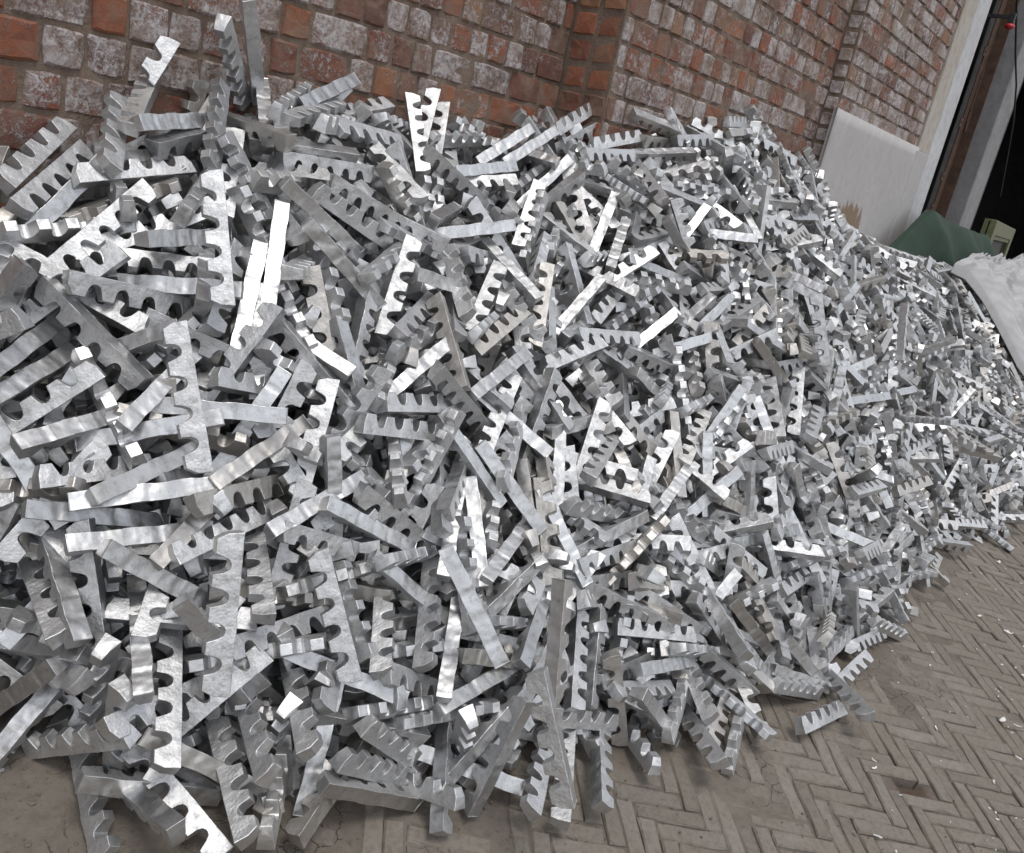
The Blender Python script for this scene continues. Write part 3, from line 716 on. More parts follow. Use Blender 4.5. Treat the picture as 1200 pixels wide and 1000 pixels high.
# resting place of every bar: x, y, z in millimetres, then its quaternion (any length), then sometimes which casting
REST=[
(827,-1006,324,3,-86,32,99,3),(834,-859,59,34,62,-53,-99),(896,-742,619,6,99,-42,-92,2),(877,-428,651,10,-99,58,34),(905,-985,-82,99,65,29,76),(1355,-1405,62,31,-99,75,70),
(807,-950,-105,49,99,-58,-71,4),(1090,-507,870,0,99,-43,-97),(1143,-956,183,4,99,-47,-84),(1405,-1258,-103,68,-53,99,84),(982,-392,720,14,99,-5,-11,1),
(727,-635,235,33,-99,-89,-18),(709,-769,-36,68,-35,8,99),(715,-820,-123,81,-6,40,-99),(905,-103,956,25,36,-34,-99),(1142,-1137,-141,11,-35,-81,-99),(790,-896,-101,7,-36,-99,-95),
(690,-666,-11,21,-99,-12,-38),(1055,-804,250,40,69,-87,-99),(918,-155,913,43,99,20,37),(816,-600,332,56,-99,14,10),(972,-951,-12,99,42,21,66),(757,-453,514,25,-32,22,99),
(958,-289,835,39,16,99,-43),(1071,-205,953,1,9,-29,-99),(764,-686,219,14,-99,60,86),(1400,-998,130,99,65,-7,58),(1385,-1126,219,85,-78,99,4),(758,-404,552,35,-99,-28,-3),
(873,-739,246,75,-99,37,26),(826,-512,486,31,-99,-8,-3),(1544,-1265,145,11,99,14,82),(1069,-965,14,99,56,23,64),(1015,-738,314,8,7,-36,-99),(862,-682,311,42,-99,9,-1),
(886,-654,390,50,-99,15,-13),(1181,-1118,-120,6,31,-7,99),(754,-747,43,6,99,35,-83),(909,-618,422,51,-99,-14,-3),(718,-592,194,99,71,42,89),(748,-941,-89,5,91,-99,25),
(1069,-707,377,33,99,11,-1),(775,-367,611,42,-99,-36,-1),(815,-779,156,20,-61,99,5),(1307,-852,303,57,-99,28,21),(663,-636,12,50,-99,22,-88),(846,-580,419,0,3,26,99),
(1132,-558,625,99,-52,-50,-33),(842,-848,36,50,99,10,-1),(989,-1023,-115,40,7,-4,-99),(872,-516,528,99,13,-53,92),(1053,-140,1025,99,-31,-49,42),(905,-259,829,0,7,49,-99),
(1377,-82,1219,9,99,33,-36),(1766,-1210,-21,52,99,16,46),(1060,-885,134,52,99,5,-2),(1125,-676,445,40,-99,-15,-11),(754,-553,363,43,13,99,-36),(1613,-531,773,67,99,-19,68),
(907,-882,34,25,-32,34,99),(1028,-341,779,12,-21,-99,53),(1290,-961,128,99,81,10,62),(1085,-1079,-132,1,25,-99,-73),(724,-316,651,20,-99,4,-64),(1241,-1101,-101,8,40,-10,99),
(928,-584,492,34,24,99,49),(1427,-82,1263,99,-57,40,56),(1289,-163,1078,40,47,-5,-99),(1332,-1179,-157,38,-30,99,-28),(1290,-437,820,42,-51,99,30),(1547,-401,919,7,21,-10,99),
(1528,-817,421,13,48,12,-99),(1227,-908,174,99,49,-22,91),(1208,-469,733,39,-48,99,31),(1469,-760,485,1,11,13,99),(1336,-708,517,2,-48,5,99),(1711,-1375,-211,55,99,29,22),
(1055,-611,531,67,-99,31,-21),(1249,-703,473,99,-52,-68,-8),(1429,-1058,60,23,-35,99,7),(868,-330,715,32,-36,30,99),(1549,-1294,-186,23,18,-47,-99),(1454,-1183,-114,21,-17,99,71),
(1389,-865,304,3,99,-13,-35),(1008,-890,107,99,55,-24,-22),(1466,-479,817,99,-78,53,12),(806,-272,767,60,99,-24,-45),(692,-623,89,21,-99,68,-37),(1540,-287,1023,12,99,-4,-1,8),
(977,-527,564,14,-31,99,41),(1202,-792,355,8,-9,99,36),(718,-495,425,17,-96,-99,-98),(1685,-668,662,10,-95,99,73),(890,-724,233,77,99,17,56,11),(1307,-307,951,85,-7,-99,57),
(1660,-764,540,13,-99,8,35),(938,-391,685,99,-30,36,-50),(1375,-947,165,28,-40,-99,-49),(1183,-720,399,30,99,-32,-71),(645,-511,229,66,-12,99,27),(1545,-742,531,2,-7,-25,-99),
(693,-506,376,40,-28,-33,99),(945,-858,138,22,-61,-77,-99),(1273,-1143,-188,99,-1,32,94,11),(1069,-407,741,58,-99,38,-31),(1247,-783,365,86,-88,99,67),
(1305,-602,606,38,-50,-99,-14),(1461,-383,911,99,-75,33,17),(898,-789,177,99,-46,18,-34),(1138,-93,1096,25,60,-78,-99),(1219,-832,275,17,99,-4,-22),(1302,-383,843,75,38,-67,99),
(1235,-156,1034,8,-99,-20,-9),(1635,-843,407,45,-99,70,31),(757,-829,-12,93,95,99,-65),(720,-435,442,95,-1,99,-95),(1936,-826,483,56,-2,99,-21),(1583,-952,268,47,-47,99,2),
(875,-930,-67,14,-50,-99,-77),(1091,-1018,-70,45,-41,99,36),(705,-649,58,64,87,-99,-34),(1269,-612,571,99,65,32,-34),(1375,-188,1080,6,92,99,12),(1620,-378,948,1,99,-7,-18,8),
(2061,-1473,-225,32,43,-99,-55),(1727,-922,348,95,-99,90,8),(1830,-1225,-31,25,99,20,40),(1466,-1132,-26,25,-99,0,-2),(1661,-1121,79,9,-30,99,41),(993,-586,487,99,34,1,-32),
(1186,-593,561,99,-23,13,4),(1830,-538,791,99,54,-5,72),(1795,-1023,253,99,80,-26,92),(1379,-1123,-67,99,57,-3,-16),(1143,-791,274,55,99,-23,75),(1493,-245,1053,5,18,99,21),
(1133,-621,490,38,-99,-18,-56),(1190,-149,1065,67,-99,-25,10),(1170,-943,87,29,36,-27,-99),(1273,-1078,-25,14,3,-41,99),(1983,-148,1142,75,99,2,95),(930,-436,614,45,29,99,34),
(678,-325,612,99,-13,-29,-50),(1422,-481,783,99,41,-29,83),(2065,-1270,-14,99,-27,15,-21),(1477,-564,681,49,-22,99,-25),(1368,-543,682,3,-99,44,84),(2258,-1478,-211,84,73,-46,-99),
(1115,-350,839,77,-99,-17,15),(740,-710,123,63,-23,-92,99),(1786,-860,430,25,31,-8,-99),(2089,-500,819,43,-99,97,9),(1727,-1284,-139,12,18,-1,99),(1854,-1302,-126,73,-38,-99,-25),
(1509,-1004,199,74,38,48,-99),(2004,-1208,50,2,99,-35,-21),(1199,-640,500,63,20,99,-33),(1331,-1065,-3,35,99,8,-31),(1096,-502,637,21,-29,-99,6),(1036,-227,886,99,86,-20,16),
(2013,-1029,264,9,13,-19,99),(789,-139,856,8,-99,-42,-37),(1770,-368,946,99,81,37,-54),(1610,-1053,148,74,-99,-17,-23),(1575,-869,371,17,99,26,18),(1176,-982,41,8,53,99,61),
(1432,-781,434,49,33,-1,-99),(2093,-914,415,60,99,-9,54),(1167,-437,749,47,-25,99,-38),(651,-567,31,8,99,-44,-37),(1746,-199,1116,44,99,8,0),(2234,-1403,22,30,-43,99,-53),
(1386,-645,590,46,-99,94,56),(1926,-570,748,78,99,-5,51),(1802,-784,490,4,43,-52,-99),(1653,-1005,221,16,-99,-17,-8),(2084,-240,1039,8,-99,11,23),(1416,-816,382,26,20,67,-99),
(1203,-1055,-61,17,-23,-99,-8),(1843,-1036,229,71,-95,99,23),(937,-188,895,30,-38,99,70),(1568,-683,598,30,-99,-14,-20),(2056,-1394,-168,15,12,-12,-99),
(1919,-646,677,3,21,-43,-99),(2081,-992,311,48,29,46,99),(2201,-727,616,99,-42,-10,-5),(1765,-276,1046,78,-54,-99,47),(2302,-1427,-153,16,-99,30,29),(2271,-1222,84,64,6,-40,99),
(1224,-867,212,99,50,-12,-7),(1947,-1333,-123,68,99,1,-20,8),(1581,-165,1149,87,99,11,30),(1840,-733,580,34,-99,-13,-12),(2143,-607,737,3,64,-44,-99),(2368,-567,786,53,-99,-89,-39),
(2072,-1149,178,4,37,32,-99),(2569,-1662,-291,6,8,36,99,1),(1412,-916,236,99,46,15,4),(1984,-780,544,99,-39,76,-37),(1374,-1182,-92,55,99,54,-45),(1090,-295,851,99,-26,-19,-6),
(2030,-1074,213,71,-99,0,-20),(1085,-831,185,99,50,12,-16),(1924,-1395,-156,79,-99,45,33),(973,-701,339,14,-26,99,41),(1627,-624,668,14,10,7,-99),(1159,-52,1123,11,-57,25,99,12),
(1608,-489,835,99,63,-2,30),(1908,-1354,-235,99,4,8,51,11),(2162,-1382,-142,99,50,7,55),(1307,-546,646,0,-67,-99,-44),(1640,-579,708,53,99,20,23),(2012,-411,910,62,-99,5,-16),
(1137,-397,774,14,-57,99,20),(1662,-104,1202,51,-99,-26,-9),(1526,-865,351,42,99,35,38),(1031,-187,926,77,22,7,-99),(2392,-720,655,40,99,-10,-6,8),(2330,-359,965,79,99,-14,60),
(2303,-1336,-41,8,47,22,99),(1594,-1337,-196,19,41,-91,-99),(2074,-648,684,99,20,34,-34),(2162,-1130,173,47,99,-34,-14),(1302,-482,731,94,66,19,-99),(1396,-1190,-180,59,-99,53,-12),
(1056,-933,-88,74,28,-99,-5),(2106,-954,380,11,21,-74,-99),(2319,-629,731,15,-99,-7,-34),(2578,-813,588,9,-27,-99,-15),(2047,-1329,-87,46,-99,11,8),(2615,-902,530,55,62,20,-99),
(2197,-111,1150,7,4,27,-99),(2586,-1564,-249,16,15,-11,99,8),(1670,-922,318,40,22,18,-99),(2820,-1512,-163,99,60,-9,49),(1267,-737,415,99,91,35,-26),(2578,-1012,393,0,-32,67,99),
(1184,-283,935,99,32,-8,45),(1432,-322,976,1,0,32,-99),(2492,-1392,-79,99,-76,58,8),(2322,-391,932,23,49,6,-99),(2780,-1331,86,99,-51,22,-47),(3441,-1031,725,32,-99,75,80),
(1927,-927,345,28,-99,-46,-38),(2718,-662,824,99,34,-8,-29),(1529,-132,1165,34,8,17,-99),(1987,-1110,165,37,99,-2,-2),(2196,-239,1030,0,-23,-99,56),(3110,-285,1350,40,-99,10,0),
(3239,-1089,471,21,-72,87,99),(1382,-274,991,99,-48,14,-43),(2311,-1219,123,68,-46,-99,9),(2516,-570,817,99,-25,36,-80),(1962,-967,291,98,-59,-99,-7),(2389,-153,1156,50,-99,-13,-26),
(1752,-1053,165,99,-27,-25,14),(1280,-248,976,21,63,-45,-99),(1765,-698,581,36,56,44,99),(1841,-795,471,5,77,99,74),(2097,-823,488,65,-28,-99,40),(2116,-410,886,50,-21,-99,13),
(2440,-1174,155,38,27,-29,99),(2716,-1338,24,75,-99,85,43),(2744,-864,591,99,24,-24,46),(645,-500,127,7,-34,-99,3),(2104,-1560,-274,14,19,-10,-99,11),(2245,-213,1074,59,-99,-4,-9),
(1754,-435,870,16,10,-99,79),(2286,-767,564,99,57,4,88),(2579,-1361,-37,98,-43,-99,44),(1291,-33,1032,99,10,-80,11),(2692,-1542,-208,99,-78,64,1),(3070,-1074,459,3,-63,99,87),
(1026,-466,639,26,37,67,-99),(799,-285,695,24,-40,99,13),(2472,-1008,349,45,-55,99,30),(2585,-1206,149,99,-74,8,-57),(3113,-348,1242,24,-99,19,-15),(2083,-864,459,6,-1,99,82),
(1441,-868,252,99,-69,-58,-36),(3083,-1557,-160,52,-58,-99,-75),(2965,-649,916,21,-45,-99,71),(1915,-989,263,72,-38,-99,77),(2352,-1081,266,17,-99,-11,-18),
(2835,-290,1198,29,99,-7,4,8),(2499,-328,1030,1,-99,6,-34),(2503,-1065,315,99,-36,62,-72),(1366,-452,803,99,91,35,35),(2510,-1341,-23,7,-31,-62,99),(1937,-1274,-82,24,99,-1,-5),
(2893,-399,1119,99,38,15,-41),(1543,-1120,17,10,-22,-99,-72),(1379,-730,489,62,99,4,25),(2514,-626,756,0,-29,39,99),(2231,-844,476,30,99,-56,-70),(1787,-541,782,90,-99,9,11,11),
(1081,-993,-150,86,45,99,-87),(2523,-1132,247,48,-99,-4,-37),(2371,-961,364,56,-18,-99,36),(2611,-471,959,14,-99,-19,-50),(1356,-782,390,77,99,2,-62),(2354,-1010,319,99,-60,-52,-25),
(1165,-428,604,17,51,-68,-99),(3381,-1301,223,70,65,-19,99),(1144,-134,840,32,-99,-69,71),(1728,-388,913,2,-99,44,14),(2956,-405,1137,10,77,-99,-66),(2708,-1197,213,76,-99,-94,-68),
(1523,-919,277,27,-36,99,12),(1787,-961,280,67,-38,99,-10),(2450,-408,935,99,-49,61,-46),(2561,-1089,292,29,-99,-53,-74),(2186,-1360,-72,99,49,16,-14),
(1580,-1058,52,99,-63,-62,-35),(2593,-366,1012,5,-99,66,79),(2220,-1467,-238,19,-7,99,-70),(2671,-191,1202,40,-99,85,40),(2603,-596,844,99,-43,-25,-29),
(2635,-731,687,99,92,41,-91),(2990,-595,981,99,27,54,-45),(3023,-1259,212,99,-91,60,33),(2563,-1265,92,33,99,-18,-39),(1448,-131,1116,29,-57,99,13),(2631,-1091,318,28,-25,39,99),
(899,-472,442,0,21,41,99),(3140,-1204,438,99,-68,-19,8),(2822,-1256,154,99,-62,-95,-10),(846,-603,138,-37,-99,-66,56),(4327,-1127,705,67,-9,99,-21),(2949,-1566,-216,99,-12,0,0),
(2640,-526,915,27,-26,99,13),(728,-530,324,42,60,35,99),(1947,-344,937,1,27,-99,-18),(2956,-965,576,99,28,22,-75),(2730,-1683,-265,32,36,-99,-59,11),(2079,-941,355,59,99,-40,-32),
(2767,-180,1242,8,99,-4,22),(1991,-1141,107,8,-5,-99,23),(2063,-94,1162,9,-69,51,99,11),(2370,-822,503,2,-43,99,50),(2819,-900,605,83,38,74,-99),(1956,-1227,-34,42,54,34,-99),
(1856,-1081,132,25,40,-70,99),(2959,-1638,-293,76,99,-5,1),(3108,-421,1181,73,99,-58,-5),(2578,-677,734,99,57,-28,14),(2241,-496,831,22,-38,99,37),(1060,-842,41,-42,99,32,-15),
(2747,-1006,430,58,-14,99,40),(1423,-356,906,52,26,-32,99),(3182,-713,910,58,14,-52,99),(2492,-156,1144,40,-99,80,-25),(1280,-988,57,99,56,-20,-22),(3499,-643,1073,80,-88,99,78),
(2639,-1429,-117,22,-99,-37,-9),(1636,-194,1128,99,10,2,29),(2583,-753,663,36,-2,99,37),(1449,-955,88,99,-87,12,-7),(3088,-1188,338,99,-64,68,-63),(3340,-1646,-255,19,17,-24,99),
(1561,-966,219,99,-22,30,-28),(2140,-1255,21,30,-26,-99,9),(1247,-819,161,40,46,99,92),(2514,-847,513,22,-27,-99,-85),(2644,-368,1031,67,-56,-99,38),(2405,-737,596,99,-42,40,-24),
(1808,-327,986,63,-63,-99,-27),(683,-592,-97,45,99,29,27),(1369,-319,917,15,99,-99,-59),(1601,-1088,80,14,14,-58,99),(2883,-1272,168,10,18,-21,-99),(2899,-659,844,99,-11,57,-43),
(3382,-1402,210,4,5,58,99),(1756,-950,146,44,99,72,-43),(1026,-666,187,42,99,47,-18),(2678,-1504,-144,9,99,3,-49),(2893,-795,715,39,-15,99,60),(2840,-1401,-20,99,-45,0,-2),
(3960,-883,890,99,48,43,-80),(3500,-1580,-175,41,99,36,56),(1968,-87,1154,14,-14,58,-99),(3197,-639,996,24,32,99,61),(926,-940,-140,64,-96,-99,86),(3208,-496,1146,21,-16,-62,99),
(2062,-434,831,27,99,13,-5),(1927,-872,399,41,99,32,36),(2922,-1177,357,3,3,-99,36),(3166,-979,596,99,-62,45,3),(2787,-1073,378,11,-99,67,35),(1502,-910,137,74,99,-97,-68),
(941,-936,-167,8,-49,-51,-99),(615,-565,19,41,-24,-99,-94),(2532,-431,911,99,-25,70,-35),(2401,-1411,-154,36,-99,70,16),(1501,-653,604,39,17,30,-99),(960,-721,125,19,99,-81,-81),
(2934,-1404,39,99,37,-13,-14),(2743,-635,850,47,-99,22,2),(2889,-1491,-110,58,-99,75,53),(3059,-910,644,18,25,99,-26),(3335,-347,1324,18,99,-4,7),(2832,-550,961,99,-65,-9,-3),
(3868,-1466,154,12,-1,32,99),(1800,-576,715,41,-33,99,-57),(667,-390,490,10,99,61,72),(2349,-103,1161,99,73,1,-33),(2704,-818,641,65,-99,4,-20),(2110,-116,1143,3,-70,70,99,11),
(1997,-1230,166,77,99,49,0),(1889,-346,925,71,44,34,-99),(2353,-1474,-220,95,99,28,73),(2222,-1042,270,28,-28,99,28),(2074,-1184,35,90,-99,73,-73),(2496,-270,1064,44,-99,-13,-38),
(757,-579,187,43,-17,99,45),(2646,-251,1141,76,-28,-28,99),(2012,-234,1009,62,43,38,-99),(2489,-1294,14,74,97,-57,99),(2937,-613,946,3,-40,-46,-99),(2791,-1550,-110,99,17,11,10),
(3538,-1470,-33,98,36,41,-99),(3402,-504,1179,35,-93,-99,-26),(2770,-373,1113,95,99,-33,-74),(2138,-1246,15,72,0,93,-99),(2420,-914,427,26,99,-6,19),(1250,-960,-34,95,-24,-9,-99),
(3227,-543,1092,50,-63,-99,26),(1793,-89,1173,3,16,-47,-99),(3858,-782,972,99,-28,56,-62),(1177,-764,211,58,-99,26,-47),(3147,-870,707,55,99,-12,26),(2562,-517,868,10,-2,23,-99),
(1893,-615,689,99,30,4,24),(3283,-1511,-75,9,-4,-42,99),(2908,-848,675,26,-55,99,21),(2111,-1202,88,8,-17,-35,-99),(4291,-1354,357,81,-99,-51,77),(2817,-765,703,9,-99,10,-43),
(3092,-500,1098,1,-21,-99,-36),(2657,-1203,167,10,-22,-99,-15),(3392,-890,746,40,34,-26,99),(2679,-959,486,99,33,-3,4),(1555,-453,677,99,32,54,-7),(1391,-416,700,99,28,20,63),
(1294,-917,33,-88,-99,-18,-48),(701,-455,115,99,65,43,-66),(3076,-837,746,99,-91,-15,-16),(655,-456,284,41,-34,-99,82),(970,-505,263,86,-46,-3,-99),(2980,-678,847,34,-99,3,12),
(1036,-638,308,58,99,83,-10),(2439,-1233,74,5,-24,-1,-99),(3143,-910,683,7,-32,-99,-48),(2968,-1113,386,3,-99,-64,-75),(3495,-1110,485,36,-99,36,19),(3092,-1297,148,1,-46,99,53),
(4063,-1091,514,69,68,35,-99),(2711,-1430,-104,29,-33,-99,-53),(2902,-261,1256,7,-12,14,99,11),(3473,-377,1330,99,-53,62,-59),(1142,-902,-109,-39,35,99,20),
(3552,-339,1366,99,-13,18,-31),(2500,-177,1168,49,-99,-12,-27,11),(2744,-165,1296,3,22,-21,-99,11),(1917,-606,516,99,-23,-97,-56),(2799,-994,458,56,-99,41,45),
(3051,-1543,102,43,99,6,-7),(3225,-1395,58,63,-99,48,-12),(3384,-755,898,99,4,-4,-26),(2852,-964,548,9,-11,-99,-17),(3089,-1508,-127,47,-39,-99,86),(3665,-838,829,78,-98,99,37),
(3537,-543,1181,99,10,-20,39),(1162,-794,173,62,10,99,8),(848,-299,551,71,-72,-99,68),(2658,-112,1232,99,38,7,-22),(2978,-1459,-52,19,66,-16,-99),(673,-416,52,99,84,96,51),
(1027,-575,370,48,-99,-21,26),(2176,-628,672,55,-99,-66,-31),(3162,-295,1287,3,-3,99,4),(2812,-468,1005,47,-99,-38,-13),(3293,-1566,-186,22,-5,97,99),(3186,-1615,-265,48,99,-5,-7),
(1756,-1234,-133,89,37,29,-99),(2449,-236,1072,19,21,49,-99),(2616,-1330,12,7,34,22,99),(2635,-1549,-241,76,-99,38,0,11),(1357,-745,222,-80,99,49,-74),
(3539,-1139,463,21,-99,-31,-88),(2741,-689,785,63,99,41,68),(3990,-1306,207,52,57,11,-99),(1648,-1072,-3,65,-99,47,-21),(3402,-1357,241,22,-39,22,-99),
(1895,-1139,70,23,-18,-33,-99),(3107,-1339,126,99,-55,87,0),(847,-406,447,-99,53,99,-46),(1543,-1226,-98,21,9,99,-49),(2011,-683,609,99,27,84,-98),(2352,-644,670,8,-9,99,18),
(3145,-1239,269,52,38,-18,-99),(2337,-1300,-2,34,-99,-5,-32),(3543,-639,1068,39,99,-27,-44),(2409,-865,459,28,-7,25,99),(3291,-390,1272,91,-1,-51,99),(706,-273,670,51,2,99,45),
(5275,-778,869,99,47,-65,70),(2628,-1184,209,74,-99,24,13),(894,-393,337,-63,-99,-48,15),(3553,-859,849,92,-94,99,-66),(3743,-703,993,50,0,55,99),(2224,-955,350,33,-57,99,0),
(4064,-491,1280,51,-3,-99,41),(1696,-91,1086,26,-55,-13,99),(2958,-1349,61,75,-61,99,-9),(1427,-672,439,22,-56,-48,-99),(2572,-872,515,99,26,2,22),(3142,-683,922,18,46,-41,-99),
(767,-190,783,28,-99,-25,-25),(3761,-1052,574,58,-99,55,9),(3642,-1496,-71,2,99,-4,32),(3576,-1371,122,36,80,45,99),(2231,-767,551,16,-41,99,-44),(3995,-410,1373,21,99,-22,-17),
(1702,-265,1023,99,-51,30,-2),(2035,-1299,-127,99,15,-44,41),(2343,-1397,-61,99,-54,-31,37),(2749,-1031,429,99,33,-35,12),(951,-646,251,32,10,29,99),(4712,-1083,483,99,8,18,-33),
(787,-720,-101,-15,-99,46,49),(3568,-819,884,64,-91,99,-48),(2678,-304,1091,99,-64,42,-52),(3711,-1533,-146,99,-34,-93,-6),(1146,-890,-34,54,-59,0,-99),
(4461,-1257,274,6,38,-20,-99),(2836,-1163,236,99,-4,-23,-8),(2916,-1116,352,99,52,21,-50),(4563,-1600,-239,8,-99,28,3),(825,-203,785,44,26,25,-99),(2331,-1049,267,70,99,5,-31),
(3088,-1106,402,7,99,1,89),(2295,-350,940,99,-56,7,6),(1952,-765,511,2,-99,29,42),(3508,-1175,395,99,73,-18,-3),(1115,-214,807,99,61,33,21),(2343,-1260,26,15,-13,-99,45),
(2425,-414,919,27,17,-1,-99),(3774,-1470,-11,87,-7,-99,7),(3126,-856,581,81,48,78,99),(3530,-1086,516,88,-99,-76,-47),(4202,-1113,487,99,55,-18,17),(1842,-1100,91,99,-64,-36,-25),
(5806,-1574,135,55,-17,-82,99),(846,-577,-75,-34,6,-51,99),(3936,-1165,433,13,13,99,54),(2958,-520,1008,8,99,-9,-6),(1117,-877,23,99,-74,59,54),(4352,-885,869,14,15,99,-1),
(4935,-1456,-11,27,15,99,-64),(3037,-575,987,21,-99,-9,-41),(4040,-1563,-171,56,-81,99,52),(5074,-1527,-68,18,87,63,99),(3752,-713,1032,15,-1,99,-53),(4338,-829,854,73,-99,-84,-54),
(2842,-713,763,46,-18,99,-57),(3978,-342,1452,99,46,20,-36),(2589,-195,1161,22,-99,63,41),(3588,-1563,-165,99,17,-33,58),(3469,-1058,559,37,-99,19,36),
(4982,-1576,-180,16,99,-16,-64),(1691,-1066,128,48,0,-42,99),(3090,-428,1128,99,-66,80,-23),(3463,-582,1084,14,-99,-67,-42),(3603,-1304,190,45,66,-46,99),
(4863,-298,1366,26,28,-30,99),(6007,-1753,-227,99,-6,69,-48),(4940,-1609,-214,18,12,34,99),(945,-785,-83,-29,-99,-82,-57),(3391,-999,661,81,99,17,25),(5519,-1739,-261,27,-52,-99,85),
(2914,-1140,390,7,-9,-12,-99),(895,-259,588,30,99,-10,-70),(1381,-832,279,99,-46,-72,-12),(1601,-563,606,-61,19,-5,99),(3771,-301,1447,99,-10,-6,7),(3022,-748,818,4,2,-52,-99),
(3175,-815,791,37,49,0,-99),(2938,-1188,256,55,99,27,51),(1212,-519,642,51,-52,99,20),(1653,-77,1084,18,-13,-28,99),(5408,-1237,430,61,99,-68,-63),(3469,-455,1265,23,-11,-26,-99),
(713,-362,526,95,-46,-99,-12),(1867,-1100,-57,99,28,-86,-54),(3214,-583,1036,11,-6,99,-37),(4378,-719,977,69,-99,-31,-45),(1767,-1017,104,99,-51,44,54),
(1262,-368,696,23,-88,4,-99),(4403,-1523,-124,15,-31,-99,43),(4379,-1312,141,83,16,56,99),(1614,-363,832,11,38,-99,-46),(3707,-592,1157,15,5,61,99),(3345,-1380,62,48,-22,-99,10),
(2011,-560,639,-9,-99,-28,62),(2796,-239,1196,99,36,0,-7),(5309,-1663,-213,2,39,-49,-99),(3628,-472,1283,99,53,12,-14),(4011,-624,1107,4,1,99,42),(2460,-1463,-181,62,-99,46,26),
(4136,-1274,246,99,-35,69,0),(998,-813,-110,11,-20,42,-99),(1717,-1219,-70,24,99,-20,-83),(1467,-1119,-198,99,97,-62,-60),(2739,-397,1074,25,-51,99,-40),
(1035,-820,-104,-99,39,9,-49),(3050,-792,794,27,31,42,-99),(1041,-421,556,57,53,-99,-85),(3979,-1447,-7,30,57,60,99),(3955,-1589,-239,99,81,-12,-17),(4561,-1352,130,23,-91,-99,-43),
(2778,-1404,-61,8,48,-99,-70),(4073,-1008,637,64,99,15,-41),(1191,-739,240,99,-68,50,47),(4349,-1504,-92,29,47,-31,-99),(2415,-1222,102,3,-16,-99,48),(878,-440,463,65,-13,55,-99),
(2682,-832,562,46,-99,29,44),(1709,-388,688,52,58,99,20),(1982,-166,1070,29,-99,14,23),(6138,-1037,636,99,-7,60,-21),(3790,-1230,302,9,-64,15,-99),(1650,-952,218,75,97,-13,99),
(3455,-794,836,26,-99,16,24),(2660,-1074,344,13,-7,-99,50),(3682,-644,1073,42,99,-10,-7),(799,-473,134,28,-5,-43,99),(2926,-1044,442,40,78,-7,99),(3636,-1172,398,16,-99,29,44),
(3478,-1215,296,99,38,30,-54),(5061,-1105,577,80,-99,15,-81),(4334,-539,1188,71,-98,-99,-44),(2834,-1031,431,8,-99,-11,-65),(4970,-1320,359,6,14,-18,-99),
(2435,-1139,162,99,92,-17,-17),(4531,-1316,175,99,-20,-4,-7),(2799,-688,652,-80,-99,-71,-33),(3369,-997,581,2,14,99,-30),(3343,-851,776,75,-99,-63,-22),
(2345,-219,1057,11,-99,-47,-16),(5642,-1661,-90,6,-88,-99,38),(2008,-394,870,99,-62,-17,6),(1871,-1273,-133,9,-44,-99,-35),(5271,-1402,191,76,99,-30,-29),
(5022,-1209,356,46,-99,-22,-12),(4775,-466,1193,40,32,-20,99),(5085,-1159,383,99,-69,47,43),(2560,-1035,299,49,-77,99,53),(799,-400,442,58,-26,99,46),(2277,-325,979,59,99,32,20),
(1799,-931,164,56,-99,70,31),(2731,-1047,371,14,5,-34,99),(4739,-1446,-68,99,32,-71,77),(1467,-288,853,-3,96,-70,-99),(3747,-444,1308,52,86,19,-99),(5180,-1478,107,46,43,77,99),
(1157,-825,80,51,-72,-92,-99),(3713,-1237,294,99,-20,0,-9),(2185,-819,455,99,-41,-48,35),(1403,-1073,-199,99,-43,-59,94),(1721,-811,341,49,42,99,-38),(3391,-675,980,50,77,-33,-99),
(1009,-476,443,99,-54,-30,-3),(4080,-1274,221,99,92,-58,51),(3297,-1407,20,99,68,33,-51),(958,-372,557,34,95,99,-92),(1231,-996,-134,58,6,2,99),(1141,-927,-144,99,-12,18,-37),
(2669,-1255,113,2,-7,-99,-63),(1103,-61,948,-6,11,-99,-37),(1583,-1196,-59,22,-99,-11,-55),(3857,-1416,220,32,99,5,-15),(2904,-991,480,68,42,19,-99),(5180,-1697,-290,85,99,-42,-88),
(3332,-1465,-49,99,36,33,-33),(2040,-1221,-88,99,74,93,-63),(1084,-338,647,99,38,27,4),(1251,-146,873,99,-71,27,56),(1199,-35,1000,28,99,-7,28),(6865,-1086,679,45,-23,-99,36),
(883,-610,152,-99,43,15,-46),(3269,-1174,336,99,40,14,34),(3477,-912,701,9,17,-35,-99),(2281,-1186,117,58,-99,47,15),(800,-389,110,99,57,23,37),(2415,-481,842,99,25,-17,15),
(885,-762,-75,18,99,-52,22),(4946,-750,919,49,50,-55,99),(3417,-1330,133,26,6,-21,-99),(3713,-1635,-74,12,-8,-83,-99),(3148,-1278,216,6,-11,51,99),(5953,-1469,188,78,99,-23,-55),
(3730,-700,1017,99,69,-25,83),(2941,-1307,105,50,-99,1,10),(1242,-541,500,51,99,10,4),(2852,-1355,-33,38,-11,-99,26),(2167,-124,1091,99,-53,-50,32),(3872,-1501,-81,99,26,41,-55),
(3513,-1133,444,99,-52,20,23),(1872,-428,695,49,67,-99,64),(2926,-1454,-82,2,19,-99,13),(2969,-772,715,99,-82,37,-69),(1694,-653,456,8,47,-37,99),(1728,-597,559,63,-98,-58,99),
(2239,-1104,189,99,14,21,-48),(2813,-562,917,10,7,99,-36),(3957,-959,665,99,-39,-90,26),(771,-397,441,18,-26,10,-99),(2308,-1076,223,29,-19,-74,-99),(4781,-900,696,43,-37,-99,-39),
(5683,-789,837,99,-42,41,-52),(3134,-1405,-103,48,-76,-5,99),(1048,-72,890,89,-99,-18,16),(3447,-1362,122,99,-18,-42,25),(1590,-458,565,-76,-93,-99,1),
